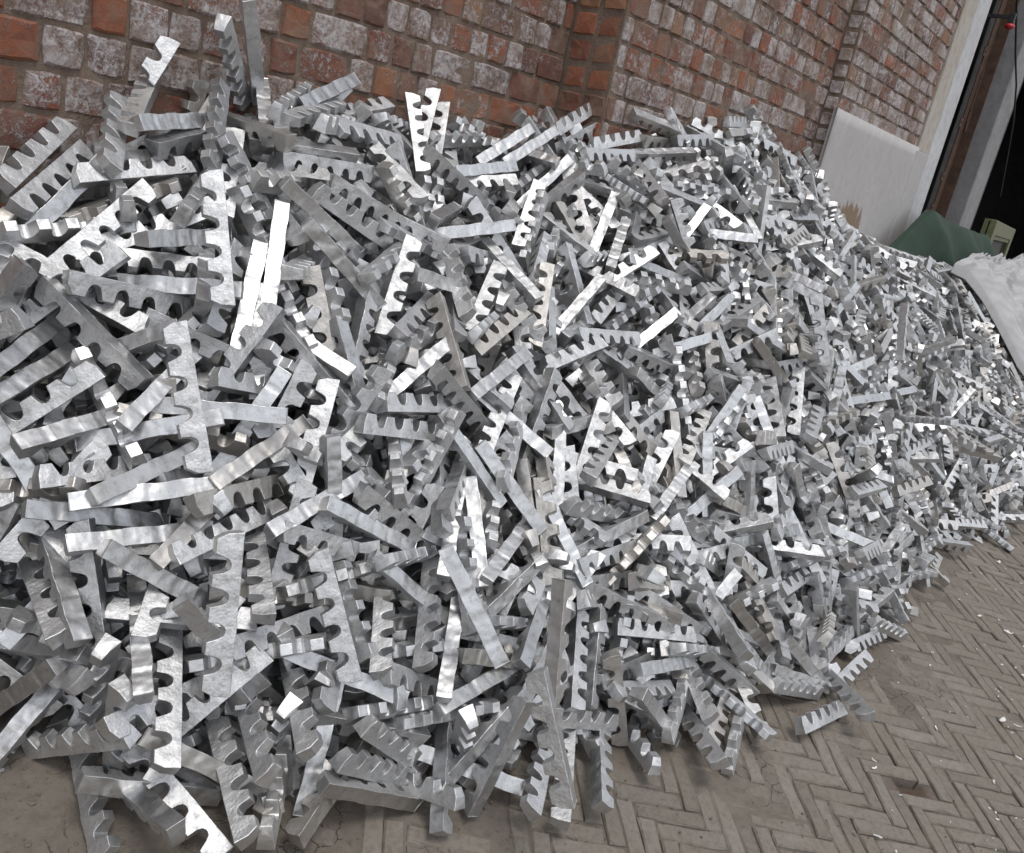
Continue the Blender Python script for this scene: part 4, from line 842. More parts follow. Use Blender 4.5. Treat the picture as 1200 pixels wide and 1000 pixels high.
(3709,-372,1404,51,-99,-3,-9),(3848,-1068,545,33,7,99,66),(2933,-1220,210,43,-99,-36,-47),(3728,-952,715,99,78,39,66),(2648,-1060,217,87,-45,-64,-99),(3720,-1112,480,31,94,-28,-99),
(3606,-1310,205,42,-99,45,-8),(5294,-1309,283,47,8,99,9),(4196,-1060,542,49,-99,46,51),(996,-805,-70,-45,-73,99,-25),(4650,-1274,237,59,99,-55,-8),(5884,-622,991,43,-44,-99,73),
(2282,-665,501,32,-29,25,-99),(3912,-1389,82,99,72,-74,67),(1619,-1165,-193,-38,-15,-18,-99),(904,-762,26,94,99,1,28),(1703,-256,862,80,-99,-70,37),(4370,-1345,132,9,37,56,99),
(1575,-255,916,99,2,-43,-61),(4782,-1055,527,23,9,-35,99),(660,-405,373,81,-99,6,-40),(1095,-925,-62,37,-15,-44,99),(4030,-894,770,55,-99,-19,-51),(3313,-290,1343,35,99,8,-21),
(1121,-590,389,44,41,99,51),(3303,-1485,-105,18,10,-16,99),(889,-351,435,47,99,74,-53),(4993,-1374,125,4,30,-81,-99),(2373,-51,1051,36,99,3,-43),(1983,-723,492,16,-41,99,-75),
(1662,-1051,-135,13,-99,-36,21),(1451,-762,372,43,-99,-36,-44),(1632,-1025,-104,31,99,71,-5),(4862,-1250,272,99,38,-61,88),(6037,-1315,319,90,39,81,-99),
(966,-367,495,99,27,35,48),(4647,-928,686,51,-99,-29,20),(3456,-897,715,92,-99,-95,-39),(4900,-760,886,99,-14,30,-21),(4863,-1544,-168,99,81,14,-34),(2622,-1467,-168,23,12,99,-40),
(3566,-441,1126,99,33,98,12),(3275,-787,814,78,-56,99,-43),(1286,-79,964,-8,99,16,-35),(4139,-1562,-172,99,45,-12,2),(5240,-651,978,26,-60,-99,-32),(4708,-1136,419,32,-99,15,13),
(1030,-592,339,8,39,-24,-99),(5423,-1617,-130,22,16,99,33),(4350,-598,1093,51,63,45,-99),(2208,-226,909,28,26,50,99),(4045,-609,1132,23,-30,-13,-99),(4231,-521,1223,41,67,-54,-99),
(1625,-1083,-24,71,31,17,-99),(5414,-1518,148,11,-99,6,-1),(1199,-244,795,55,99,64,23),(3718,-1293,250,99,-44,-13,16),(3172,-1331,150,9,8,-99,-8),(6103,-988,647,24,-12,99,-50),
(5112,-1640,-213,99,88,-10,-46),(3345,-574,940,34,-92,-99,13),(3580,-574,1141,45,47,46,-99),(4597,-995,599,10,-13,99,30),(2323,-858,404,23,-99,45,40),(2839,-1509,-193,57,67,12,99),
(6535,-877,861,28,74,-53,-99),(2193,-293,968,99,31,-17,74),(4274,-936,702,26,-1,98,-99),(5203,-1442,146,51,62,-95,-99),(1799,-363,831,99,28,11,-24),(1095,-293,722,99,46,-80,36),
(3550,-1203,209,79,52,99,-30),(4459,-1141,385,98,41,99,-92),(4802,-1474,-98,5,99,-7,-29),(4207,-1364,44,99,-75,89,-9),(4167,-1566,-236,99,-61,87,-55),(953,-223,692,67,-72,-99,8),
(3847,-525,1236,16,99,23,45),(1738,-498,695,69,-6,-50,99),(1297,-276,814,25,-99,56,58),(934,-559,297,78,99,-5,53),(5510,-961,674,99,57,8,-20),(4324,-1258,234,83,-99,68,49),
(3623,-638,1016,99,26,-65,46),(2460,-1407,-120,29,-99,6,24),(2182,-153,934,2,-99,-56,23),(3680,-1578,-237,5,4,99,-28),(3328,-526,1134,99,25,-6,12),(6594,-996,744,15,-51,-99,-74),
(1723,-649,514,9,18,-65,99),(3000,-1487,-224,32,-58,-99,20),(2404,-417,690,-80,99,-56,97),(2572,-766,467,22,-58,19,99),(7161,-1212,509,-38,2,99,-72),(2414,-782,403,75,-49,-11,99),
(6451,-1209,491,84,50,-54,99),(2987,-1340,68,99,-51,20,-17),(1424,-883,16,-16,-99,-45,16),(1317,-647,371,34,59,99,21),(2069,-1277,-218,9,-23,99,38),(5157,-1364,153,99,5,-3,61),
(3116,-661,905,15,99,19,16),(5018,-1106,464,99,-26,67,5),(1493,-485,566,-48,1,-40,-99),(2225,-1039,138,48,-56,99,-46),(4191,-595,1105,32,-99,-56,-16),(1741,-389,723,99,19,21,19),
(1514,-149,989,82,-99,70,-25),(937,-713,96,-43,99,13,-64),(2809,-1143,305,45,99,6,-9),(3640,-772,897,10,63,-45,-99),(2664,-872,439,99,83,35,-59),(6999,-1461,223,3,64,-99,-47),
(5275,-981,566,5,-99,-56,36),(4501,-602,1075,33,-19,-99,16),(1951,-359,789,0,44,99,-28),(3567,-1520,-285,61,80,66,99),(5528,-1637,-155,95,99,-46,-39),(1325,-488,449,-57,11,10,-99),
(4868,-921,710,29,-12,-99,23),(3755,-1340,171,16,99,48,73),(3959,-451,1295,44,99,36,69),(2284,-867,420,40,56,-25,99),(3558,-936,678,69,-99,18,18),(5777,-1372,238,99,-34,16,-5),
(3250,-1429,-164,-32,-54,-99,-52),(4655,-523,1143,1,31,-67,99),(1440,-904,5,99,53,-99,-62),(6264,-1395,254,99,-46,-27,10),(3138,-532,899,99,-37,42,79),
(3546,-733,931,99,-43,-7,13),(5548,-616,975,35,-47,-99,25),(3610,-954,689,79,-99,-20,10),(3374,-955,629,99,-22,5,26),(2357,-20,1088,99,15,-75,10),(5483,-807,813,99,-20,-47,78),
(2068,-557,719,99,-27,75,-18),(5082,-1195,516,13,-23,99,-53),(3894,-756,940,99,-37,16,4),(1704,-216,940,99,18,-10,-1),(3001,-1472,-137,6,-53,41,99),(3536,-1263,241,19,-7,99,-42),
(5176,-1224,344,11,-46,99,9),(990,-387,535,59,21,25,99),(6479,-882,814,14,-20,-99,-53),(736,-238,718,49,47,-9,99),(784,-680,-35,99,32,-80,-17),(6264,-1074,600,37,-46,99,-51),
(4454,-1188,321,28,-28,-99,-64),(3139,-1418,-153,13,-51,99,-2),(1307,-679,322,96,-99,-83,76),(6941,-856,834,-95,40,99,-9),(2590,-1353,-68,44,43,33,-99),
(5759,-1552,-53,28,-99,-20,67),(4514,-1169,365,27,-99,11,19),(1132,-832,-18,-22,6,99,36),(5966,-758,902,99,-60,49,-33),(6185,-1326,328,25,27,23,-99),(3752,-407,1366,12,28,52,-99),
(1004,-616,156,64,1,76,99),(4353,-776,916,92,-99,21,-3),(1191,-400,545,2,99,19,-80),(998,-296,631,99,-47,58,53),(2899,-1344,42,48,-99,39,36),(3246,-746,844,14,99,-25,-9),
(1370,-845,96,19,72,-99,-91),(2210,-1254,-107,92,-99,-70,21),(3083,-1221,289,12,6,51,99),(5865,-1593,-26,40,-21,99,49),(1191,-179,854,55,57,47,99),(3770,-1500,-106,20,-5,99,69),
(2402,-921,278,36,64,99,-81),(3552,-993,638,42,12,99,-24),(3286,-1129,403,99,51,-1,29),(2550,-280,906,37,72,99,-39),(3649,-1434,-11,4,12,-99,-99),(3940,-1191,364,38,-99,-12,-20),
(3639,-517,1189,99,68,-34,-36),(2022,-1280,-190,48,89,-40,-99),(872,-78,752,86,-6,-99,-25),(1385,-266,817,9,12,-99,-70),(2384,-137,1036,38,99,-20,-84),
(3505,-1421,71,3,-25,49,-99),(1600,-1066,-118,-3,32,99,80),(6385,-1507,96,28,26,63,-99),(3844,-827,743,74,96,-99,19),(3870,-1231,317,99,-8,39,-3),(5340,-1567,-72,7,43,19,99),
(2832,-123,1197,99,-21,-9,-54),(898,-351,431,11,28,-31,99),(4953,-1298,219,99,-22,72,0),(3409,-855,646,99,-76,53,99),(5129,-976,642,96,-49,99,-29),(1934,-1238,-178,37,33,99,-79),
(4452,-1502,-89,20,99,13,3),(1147,-942,-72,99,-54,18,-32),(6678,-1157,560,99,82,-4,63),(2897,-489,1046,29,13,-60,-99),(4807,-748,731,16,99,-83,79),(1178,-527,465,13,-92,6,-99),
(3166,-1520,-278,33,-50,-64,99),(3968,-1546,-218,47,-99,-24,-27),(4722,-317,1344,25,2,-99,56),(5192,-1169,413,44,-25,-99,7),(5639,-1043,597,47,-99,90,52),
(6364,-1405,243,36,-18,-99,-5),(2105,-403,744,-32,-99,35,55),(1480,-302,731,60,-73,99,-93),(2841,-922,540,49,58,-27,-99),(1558,-997,-52,-9,-52,20,99),(3082,-694,751,24,-99,-51,75),
(4766,-952,628,41,99,-16,20),(1035,-641,295,99,65,-72,21),(2829,-113,1262,-33,16,-47,99),(5942,-832,821,10,-54,-99,-57),(3409,-1075,323,90,-47,-1,99),(3818,-403,1211,13,99,-66,75),
(6987,-1340,318,14,-71,-99,-94),(7435,-1318,329,-81,21,99,-14),(863,-307,428,-99,-11,-61,8),(4497,-854,770,29,0,-99,45),(4971,-1066,494,42,23,-99,9),(5053,-1517,-104,58,-99,-26,-26),
(754,-369,120,24,-49,51,-99),(2438,-458,725,-99,-21,85,-38),(878,-636,50,-76,-6,48,99),(1915,-1175,-73,99,37,-37,16),(1565,-746,347,-54,-99,-32,-59),(4967,-1286,242,39,58,41,99),
(6745,-1490,150,71,-99,-25,-2),(4297,-1598,-286,4,6,-45,-99),(1856,-695,440,6,-29,99,95),(2108,-972,262,54,74,4,-99),(1021,-630,129,99,56,-96,-68),(3359,-897,697,30,44,5,-99),
(3599,-301,1308,99,27,69,-31),(3074,-292,1136,15,60,-99,3),(1012,-347,495,87,99,75,85),(4465,-654,1003,99,-60,17,21),(5718,-1586,-74,51,-99,-30,7),(5860,-1473,90,27,-99,-73,1),
(1002,-689,13,47,-99,4,16),(5329,-972,644,33,99,37,66),(1219,-776,206,99,-12,35,-19),(5236,-1545,-61,13,-12,-99,-28),(3562,-1021,449,-16,28,-79,99),(2750,-329,873,-22,99,-91,58),
(3274,-446,1081,45,99,58,-58),(2211,-1307,-142,43,70,92,-99),(4587,-1140,386,48,-99,9,-10),(1041,-210,721,99,25,-33,10),(1249,-775,196,74,99,53,-16),(2151,-631,560,99,66,99,-86),
(1577,-556,566,-42,-44,-99,-29),(3174,-489,989,99,-15,-47,-72),(1408,-1057,-79,46,-99,59,20),(4521,-977,583,0,19,-99,-3),(5143,-1120,551,99,69,-27,0),(4540,-431,1284,27,-14,-2,-99),
(1639,-996,9,-88,99,10,75),(3098,-1373,54,8,35,-99,-94),(4946,-692,951,28,-13,-99,-60),(2612,-554,695,34,-53,71,-99),(5330,-825,777,7,-99,83,32),(2128,-805,356,-33,-99,-5,-19),
(6751,-1360,327,28,-18,99,-51),(5424,-1078,565,99,-46,4,-82),(1795,-918,190,25,8,-52,99),(4357,-1430,-22,99,35,29,-27),(817,-432,153,99,-58,7,-10),(2140,-865,276,99,-15,-11,48),
(6414,-1285,416,99,-28,36,8),(3766,-397,1329,99,-49,-87,-30),(4344,-740,958,99,82,-14,-32),(3293,-1230,270,99,-25,64,-21),(6169,-1156,490,10,-99,-52,-9),
(5704,-619,958,24,-71,-99,29),(5530,-1206,357,99,-47,91,-41),(6412,-1004,670,99,-79,-34,6),(5662,-1248,327,99,38,69,-74),(1158,-947,-171,99,-13,-1,16),
(2824,-681,679,99,-76,-37,86),(6035,-1276,293,76,38,19,99),(5652,-889,725,80,99,43,65),(5522,-1698,-310,22,9,-16,-99),(2623,-698,601,99,-3,-70,-8),(4831,-1412,18,38,-40,-99,-56),
(4637,-1305,135,17,-66,-34,99),(1488,-937,-98,87,-25,-51,-99),(1989,-1223,-171,28,-99,-44,67),(5128,-901,775,41,99,31,-7),(5485,-1422,93,90,-42,-99,-11),
(4007,-390,1314,62,-48,-99,52),(7785,-1350,252,46,43,34,-99),(3074,-1410,-4,99,-36,33,-12),(6424,-1015,750,14,5,-99,60),(1490,-163,1102,11,-46,99,-6),(6309,-764,891,35,99,-3,-9),
(4429,-1397,31,83,99,6,-96),(2302,-600,537,3,-99,-59,25),(1674,-254,853,-99,87,34,-97),(1296,-58,1022,56,18,99,-35),(7824,-1197,506,-99,-59,45,-83),(2732,-287,1022,99,20,-7,-77),
(2097,-323,735,96,-29,-2,-99),(1286,-175,851,59,-50,-99,-28),(1150,-130,835,54,-28,-99,44),(2861,-589,753,42,30,-38,-99),(6430,-770,937,99,-59,-1,-9),(3504,-752,796,95,-60,47,99),
(5119,-1451,44,15,2,-11,-99),(4133,-907,715,58,-99,29,28),(5528,-663,919,35,30,39,99),(4018,-1328,159,76,97,-38,-99),(4938,-558,1084,99,51,6,4),(5149,-1553,-153,31,-3,27,99),
(2301,-517,663,-9,-9,-99,45),(3579,-1191,340,99,-46,8,15),(6003,-1585,-22,99,62,31,-71),(5254,-1613,-198,45,-99,31,27),(990,-954,-184,25,99,68,-22),(1021,-61,820,-80,-3,99,-21),
(1636,-594,559,61,-20,99,-45),(2273,-785,407,47,-99,-48,40),(5767,-1318,282,99,-35,-80,-1),(1116,-307,575,-99,51,28,-63),(1500,-663,420,99,-4,-13,-37),
(2851,-394,903,38,83,-76,99),(4863,-999,584,31,19,23,99),(4137,-426,1204,99,-50,-45,77),(5051,-1559,-293,-99,45,-48,48),(6981,-877,813,44,24,-18,-99),(2557,-89,1035,-99,61,95,88),
(796,-538,97,-99,43,63,24),(6637,-1617,-6,14,-4,99,-16),(5010,-828,782,72,-99,14,-2),(3250,-877,555,99,-95,-47,32),(5639,-1128,490,41,-99,-26,8),(3918,-1463,-64,19,9,20,99),
(6559,-1676,-163,40,99,16,-22),(6488,-1083,625,99,-73,-29,27),(1265,-561,288,99,93,62,62),(5649,-1182,448,9,29,49,-99),(3832,-761,891,20,99,-14,37),(1354,-773,257,99,87,20,-11),
(2173,-1025,181,91,-88,-99,-52),(3824,-953,572,62,-2,-37,-99),(5324,-1496,-7,7,-35,-99,28),(6252,-701,949,31,-99,-16,-10),(871,-437,401,99,29,-16,-58),
(1663,-374,750,-38,27,-1,-99),(3301,-961,466,40,99,62,-11),(3145,-1248,131,33,-71,-49,-99),(5830,-1345,173,39,-39,-99,17),(1081,-618,306,29,27,65,99),(2245,-1308,-188,47,99,-82,93),
(3340,-546,972,99,-19,-30,-86),(5280,-1529,-178,9,99,-46,70),(5697,-1711,-213,99,-38,3,4),(835,-545,264,39,13,99,72),(1788,-878,224,5,-62,-36,99),(6500,-824,868,46,-99,34,11),
(3081,-1175,163,28,71,-99,-9),(3542,-336,1237,75,88,29,-99),(5229,-1340,195,99,-69,-44,26),(2604,-782,409,-99,49,-62,-49),(3705,-290,1344,48,-98,-58,99),
(6265,-1125,546,20,-6,44,-99),(5225,-957,637,99,8,-27,6),(1658,-307,800,48,99,91,44),(2581,-643,547,99,-59,-90,-82),(3328,-1069,460,99,44,34,-81),(4835,-589,925,99,22,87,41),
(4315,-650,1023,99,-14,-6,27),(5571,-1352,157,99,-22,-96,13),(3046,-438,1001,46,-28,-27,-99),(1817,-145,946,79,99,84,-44),(3582,-358,1228,99,-3,74,6),(2333,-1188,-21,99,86,71,21),
(3242,-305,1210,99,9,-73,85),(6014,-1207,413,2,40,-99,-38),(1167,-485,407,48,-38,-25,-99),(6124,-1611,-29,99,-45,-60,5),(1476,-654,363,-99,-52,56,28),(2168,-108,935,56,78,99,3),
(5101,-1400,84,99,65,46,-69),(1226,-524,533,9,2,99,-73),(5068,-1052,568,9,44,69,99),(2964,-328,1064,33,-46,-2,-99),(4615,-1265,223,39,-99,34,22),(5432,-1310,254,9,10,-50,-99),
(1504,-693,329,-99,-61,92,-67),(7062,-830,902,-99,68,46,-26),(2678,-624,797,99,-64,-29,9),(2751,-1214,112,99,-10,67,-21),(4194,-1078,358,65,97,-99,30),
(4425,-850,653,91,67,-99,-32),(2015,-480,680,99,-3,45,-6),(3159,-743,737,6,-49,65,-99),(5096,-1557,-123,8,35,-10,-99),(1656,-1216,-93,73,99,8,-80),(4103,-1144,285,30,49,99,-22),
(1582,-1068,-137,99,-16,-23,-31),(6530,-1202,481,73,-79,99,-41),(3669,-1387,39,61,67,76,-99),(5673,-827,775,47,3,99,-6),(755,-508,228,99,-83,92,16),(4903,-1478,-262,9,99,-51,-35),
(5855,-1540,20,28,-15,-99,26),(3442,-686,841,99,-4,-65,-28),(3285,-1058,309,-15,99,29,-94),(5602,-1045,543,4,-65,-99,0),(2066,-562,619,-40,99,23,-24),(1621,-366,782,34,-61,99,-93),
(2263,-1365,-246,-54,-99,-2,-8),(4174,-525,1186,99,-29,-72,26),(2568,-886,322,42,-46,99,31),(1456,-70,988,86,-99,18,55),(2284,-1379,-237,99,89,28,15),(3568,-1612,-253,65,-99,29,3),
(2345,-1155,118,99,-68,12,-11),(3308,-1393,-48,30,-33,-62,-99),(2718,-430,869,21,85,-99,-1),(5487,-1570,-105,40,-99,-18,-30),(5804,-923,751,26,99,10,7),
(2392,-990,153,87,77,-99,33),(2325,-108,977,72,-31,32,-99),(2712,-444,971,99,-28,-5,-15),(2686,-1147,230,41,99,-8,36),(3677,-733,839,31,66,-99,13),(3717,-646,1038,99,-10,-73,41),
(5746,-452,1028,51,99,65,59),(1603,-138,956,-66,34,-99,-47),(1749,-800,230,71,99,-63,-13),(4841,-1347,174,24,-8,-33,-99),(6515,-1282,397,4,-44,99,44),(1077,-653,236,-99,-80,77,-52),
(6425,-899,770,23,99,22,58),(3671,-985,648,9,-43,43,99),(5810,-732,882,24,22,24,-99),(3578,-1042,449,99,-93,-64,14),(1610,-953,118,29,42,-99,-59),(954,-163,620,69,63,-51,-99),
(3250,-1024,426,99,-32,78,8),(5455,-876,734,99,-56,85,5),(2158,-1206,-98,99,-90,-28,-67),(1132,-540,312,-99,-26,37,32),(2239,-1424,-262,-99,-46,-14,-15),
(3094,-852,539,99,-37,-38,97),(2939,-1189,126,55,55,-70,99),(7558,-1340,261,-18,94,55,99),(6133,-1267,355,35,-6,-26,99),(2687,-406,881,6,25,-99,70),(3087,-814,599,7,70,12,-99),
(3690,-501,1243,44,93,32,99),(1788,-663,389,99,59,87,9),(6088,-1143,480,60,-34,-99,53),(1678,-36,1132,99,-13,-43,-10),(2597,-507,662,48,-80,-9,-99),(8089,-1023,743,-67,-10,99,-96),
(6008,-926,697,91,99,5,19),(1513,-393,668,-56,-99,60,44),(4408,-313,1288,99,41,-42,-67),(4612,-1552,-222,15,-37,-99,-59),(5509,-1126,462,99,54,-31,49),
(3930,-1029,421,18,24,99,4),(7696,-973,785,24,53,-55,-99),(4034,-834,817,53,-99,-34,-42),(954,-96,823,17,1,99,-90),(1576,-493,554,-98,-54,99,-18),(2685,-611,687,69,99,-9,10),
(2490,-1207,-31,28,21,82,-99),(1286,-989,-105,70,99,-21,-32),(7348,-1039,687,-20,99,-47,-23),(1159,-608,197,66,-99,78,-40),(1305,-53,981,12,99,10,-24),
(740,-404,102,-96,84,39,99),(5316,-1468,-76,71,-99,54,88),(956,-784,-118,7,-75,-99,-8),(1958,-596,578,99,-71,34,5),(4965,-1505,-278,10,-64,-99,-15),(4210,-1355,80,99,-18,-46,8),
(3920,-860,845,82,99,4,-14),(830,-96,710,-99,-36,89,-84),(4794,-1171,301,78,-67,99,-87),(2707,-456,816,67,34,-99,-58),(1246,-528,374,99,59,38,3),(6587,-1034,672,39,76,35,99),
(1401,-485,623,34,1,29,-99),(2142,-1323,-245,46,-99,13,5),(1733,-1176,-216,2,1,99,-73),(3964,-799,883,18,99,7,37),(3057,-342,1091,99,-76,-80,-66),(3835,-490,1124,75,-36,-94,-99),
(4722,-842,703,12,-24,99,41),(3201,-1468,-77,12,99,26,65),(5246,-1428,72,79,-88,-99,-32),(5620,-1368,182,99,-51,-19,-5),(2627,-594,655,46,26,81,99),(871,-662,85,50,0,99,15),
(5818,-1477,134,11,-99,6,-7),(6193,-1689,-155,51,18,38,-99),(6152,-1488,127,38,-3,-99,2),(6934,-1229,449,-10,25,99,92),(6522,-596,971,-99,57,-51,73),(3261,-885,672,99,76,-19,77),
(2710,-946,441,53,99,-5,-52),(3020,-1438,-180,10,-99,58,19),(6247,-926,725,15,-1,-71,99),(6736,-1455,143,61,-99,-75,-13),(8024,-1125,591,-78,74,-99,-24),
(1716,-732,324,99,87,86,-24),(1670,-126,1053,85,22,-34,99),(7163,-797,929,83,-99,33,-14),(6131,-958,626,58,-20,99,-40),(3513,-1156,286,99,12,23,5),(1772,-357,753,99,-42,66,-98),
(3362,-1026,451,57,-37,99,55),(2702,-1306,-48,19,99,43,16),(5650,-1627,-151,36,99,25,50),(7475,-1001,734,24,99,-18,-33),(1756,-762,379,5,-43,99,35),(2068,-1225,-130,99,57,-8,-49),
(4123,-923,588,16,93,99,-87),(1529,-36,1103,-99,-16,14,-4),(6640,-1339,328,99,-5,39,-14),(7552,-1230,437,99,3,98,-44),(7166,-1017,705,32,-96,-99,-34),(2155,-760,437,99,6,34,-50),
(2603,-465,755,11,7,-99,6),(2675,-1048,248,13,62,-99,-17),(5168,-1500,-109,34,99,-24,40),(2804,-1243,101,27,66,10,99),(982,-152,746,60,-3,-99,-70),(2438,-431,673,14,-63,-2,99),
(2175,-1255,-101,14,-32,99,78),(2652,-1249,-131,55,17,-3,-99),(1187,-253,734,36,-51,86,-99),(3536,-1495,-221,49,99,-18,1),(5722,-1153,536,20,-25,71,-99),
(1511,-642,394,99,35,-95,-51),(7113,-914,729,25,-74,19,99),(1956,-1125,-12,43,29,70,99),(7147,-1516,48,29,32,-80,99),(2157,-567,647,-99,-51,46,-16),(6316,-725,827,24,-65,-99,21),
(1098,-166,762,60,-16,43,99),(5980,-866,799,25,99,18,24),(1833,-459,672,99,6,-1,-1),(1748,-988,27,-18,-54,39,99),(3874,-804,792,34,-37,-99,61),(3882,-1165,248,99,-78,4,-49),
(6197,-1208,437,30,-49,-99,-95),(6647,-1653,-112,6,18,-37,99),(2419,-127,960,60,-99,54,-96),(4846,-689,944,99,62,-15,33),(5187,-1250,285,43,99,-7,31),(2581,-730,496,-24,1,12,99),
(6944,-744,919,17,56,99,83),(3802,-403,1186,24,99,80,-41),(1383,-382,680,35,29,-5,-99),(994,-250,621,30,21,3,-99),(841,-558,187,99,-12,-66,64),(1442,-529,599,76,43,34,99),
(7315,-938,815,50,99,-17,-80),(1427,-856,67,62,23,-74,99),(6442,-1036,545,-99,67,46,47),(5637,-1514,10,21,67,-5,99),(3619,-466,1246,99,-52,28,-5),(2043,-514,653,99,2,-44,-25),
(6601,-1181,513,99,-43,13,21),(872,-550,132,26,-92,-55,99),(2219,-547,578,99,-16,-70,-70),(3800,-904,623,61,50,-99,-64),(1591,-374,721,91,-99,59,-61),(1781,-1086,98,75,12,72,-99),
(4348,-1379,-121,99,-41,11,44),(3167,-378,1100,99,37,-66,-54),(3899,-1036,418,21,-96,-99,20),(6170,-1268,358,10,37,26,-99),(946,-252,599,68,-99,94,-84),
(2546,-1205,-10,65,-7,63,99),(5887,-1664,-179,99,60,5,-31),(1098,-953,-147,-57,-99,50,60),(4811,-910,530,81,20,-99,-55),(1332,-511,538,79,35,70,99),(3981,-513,1195,87,-47,-99,43),
(5125,-1098,482,31,-99,18,42),(3482,-782,749,78,-35,32,-99),(1928,-920,297,79,59,28,-99),(5668,-889,609,51,27,-52,-99),(4130,-1218,297,99,55,7,-21),(3893,-1018,588,98,99,5,40),
(3485,-505,986,-41,78,-99,0),(7300,-1057,664,99,-31,71,-19),(1581,-547,599,43,14,7,-99),(2580,-145,1020,30,-99,-85,-57),(1462,-236,856,8,2,99,-7),(1964,-239,857,90,-99,23,-66),
(2404,-1254,-191,-62,-43,28,99),(1363,-829,29,72,28,99,22),(5332,-1683,-278,2,12,21,-99),(4056,-1210,289,54,52,-9,-99),(2501,-865,300,9,62,-87,99),(4892,-634,1023,99,17,14,-60),
(2254,-690,478,99,29,-90,10),(5885,-1426,175,99,-48,-8,16),(1049,-389,395,-19,-82,-99,-9),(1642,-642,420,99,-46,-30,-78),(5317,-1171,387,7,-55,-65,-99),
(962,-829,-146,5,3,-29,99),(2608,-236,973,20,97,99,-75),(3469,-508,1034,21,99,-85,-72),(3542,-408,1186,-99,-56,-32,22),(5767,-850,792,11,-24,99,46),(2317,-542,582,63,-23,14,-99),
(2095,-566,568,3,1,-99,70),(1437,-907,82,14,-83,-99,-67),(6508,-1514,79,30,-99,59,32),(6229,-1636,-112,42,23,-99,61),(1026,-715,143,-99,63,4,-83),(2043,-213,858,46,35,-99,4),
(5593,-1628,-167,99,33,25,-70),(1268,-791,-3,87,18,-99,-94),(6083,-793,856,56,99,-21,-86),(7599,-901,836,-85,99,-41,15),(749,-446,102,92,-88,-85,99),(4710,-1320,146,18,99,17,66),
(1960,-621,547,16,-60,-55,-99),(691,-307,254,-99,54,6,-95),(2606,-31,1140,-99,75,47,33),(5478,-1044,515,61,23,-10,99),(1307,-488,586,34,-74,99,-65),(6429,-1311,341,64,-99,70,13),
(6850,-1604,31,99,-50,21,-23),(6856,-1353,158,23,99,53,-33),(6462,-1786,-341,27,39,-95,-99),(6799,-1178,490,2,99,18,50),(3514,-778,725,38,-59,3,99),(3315,-290,1265,56,-59,-99,-37),
(1393,-534,414,29,-41,38,-99),(7466,-1047,676,54,23,41,-99),(4692,-876,565,68,-44,92,99),(2167,-707,487,0,99,75,54),(1866,-865,160,99,-96,68,67),(803,-601,-33,-99,19,80,-14),
(5863,-1637,-113,16,99,0,-7),(3646,-374,1226,28,-40,76,-99),(1121,-855,-54,31,50,-37,-99),(987,-396,436,80,62,-19,99),(3687,-1065,423,34,-99,25,99),(2649,-272,1002,-34,-99,-79,-59),
(2115,-1175,-112,-99,44,-20,-6),(1638,-58,1009,-80,99,-89,-74),(4142,-1419,128,14,-13,-53,-99),(6712,-1334,297,47,50,-15,-99),(1804,-387,689,-41,99,39,-67),
(7274,-1297,351,99,18,-14,19),(2395,-1311,-162,-12,63,-99,-14),(5782,-1168,461,4,-99,37,51),(3338,-394,1154,66,-99,39,-27),(889,-226,525,1,-99,-23,39),
(2847,-252,1039,95,-24,99,17),(2482,-656,507,-99,23,26,87),(2677,-132,1122,0,-99,-51,-15),(1602,-285,840,99,36,-30,48),(5325,-1509,-82,96,-40,99,41),(1357,-195,890,92,-45,99,21),
(1446,-296,778,-65,99,13,52),(2399,-461,681,59,-40,42,99),(2592,-183,995,31,99,-32,89),(3286,-1337,-5,38,83,41,-99),(2869,-459,910,99,-25,-26,-13),(1991,-246,828,99,-6,-36,-26),
(3650,-1301,21,46,-99,-24,45),(4900,-901,670,18,99,7,44),(6447,-830,776,99,-46,-83,27),(8054,-1260,350,12,-99,-42,-77),(6033,-1415,146,99,42,46,-71),(862,-218,521,-87,-99,-15,-21),
(7964,-1184,491,99,48,-43,49),(3828,-1345,11,74,85,99,97),(2615,-77,1125,-99,5,-22,-1),(1179,-269,572,97,99,72,-48),(2874,-797,564,22,99,-1,-39),(1943,-1284,-191,99,-30,-12,2),
(1072,-858,-74,20,99,43,39),(7102,-881,826,-31,65,-99,-86),(2460,-678,527,29,-24,-99,-57),(2805,-1115,175,53,-17,-96,99),(5751,-1316,216,97,21,-99,47),
(2536,-642,615,14,-99,-31,1),(3517,-436,1040,-53,99,-4,-72),(1560,-1029,-169,-3,-99,52,35),(2518,-434,727,8,-99,60,73),(1038,-660,166,12,71,99,25),(922,-568,244,10,-99,77,53),
(6110,-1645,-126,77,-99,-13,-26),(3700,-728,812,99,-20,-54,66),(934,-670,-41,-62,-50,-99,-44),(3941,-556,1049,33,-99,4,98),(4781,-1379,40,14,-99,52,80),
(8007,-953,784,53,2,-93,99),(1446,-96,946,41,25,55,-99),(2564,-384,855,52,-49,57,99),(2435,-690,538,1,-21,99,27),(6107,-1697,-211,99,-40,-48,15),(5205,-1412,-160,27,-99,-38,61),
(4016,-911,568,99,17,26,75),(1588,-1022,-106,-53,1,99,-43),(3316,-564,930,1,33,70,-99),(2030,-50,1067,99,-61,36,17),(3621,-1502,-241,92,-42,99,-47),(1250,-834,60,-7,99,36,18),
(7232,-968,716,99,-75,67,27),(1018,-586,211,81,-47,99,-40),(7403,-915,818,-2,40,-73,-99),(7757,-1169,509,68,-99,35,24),(1034,-150,702,90,99,-74,93),(862,-654,59,23,32,-56,99),
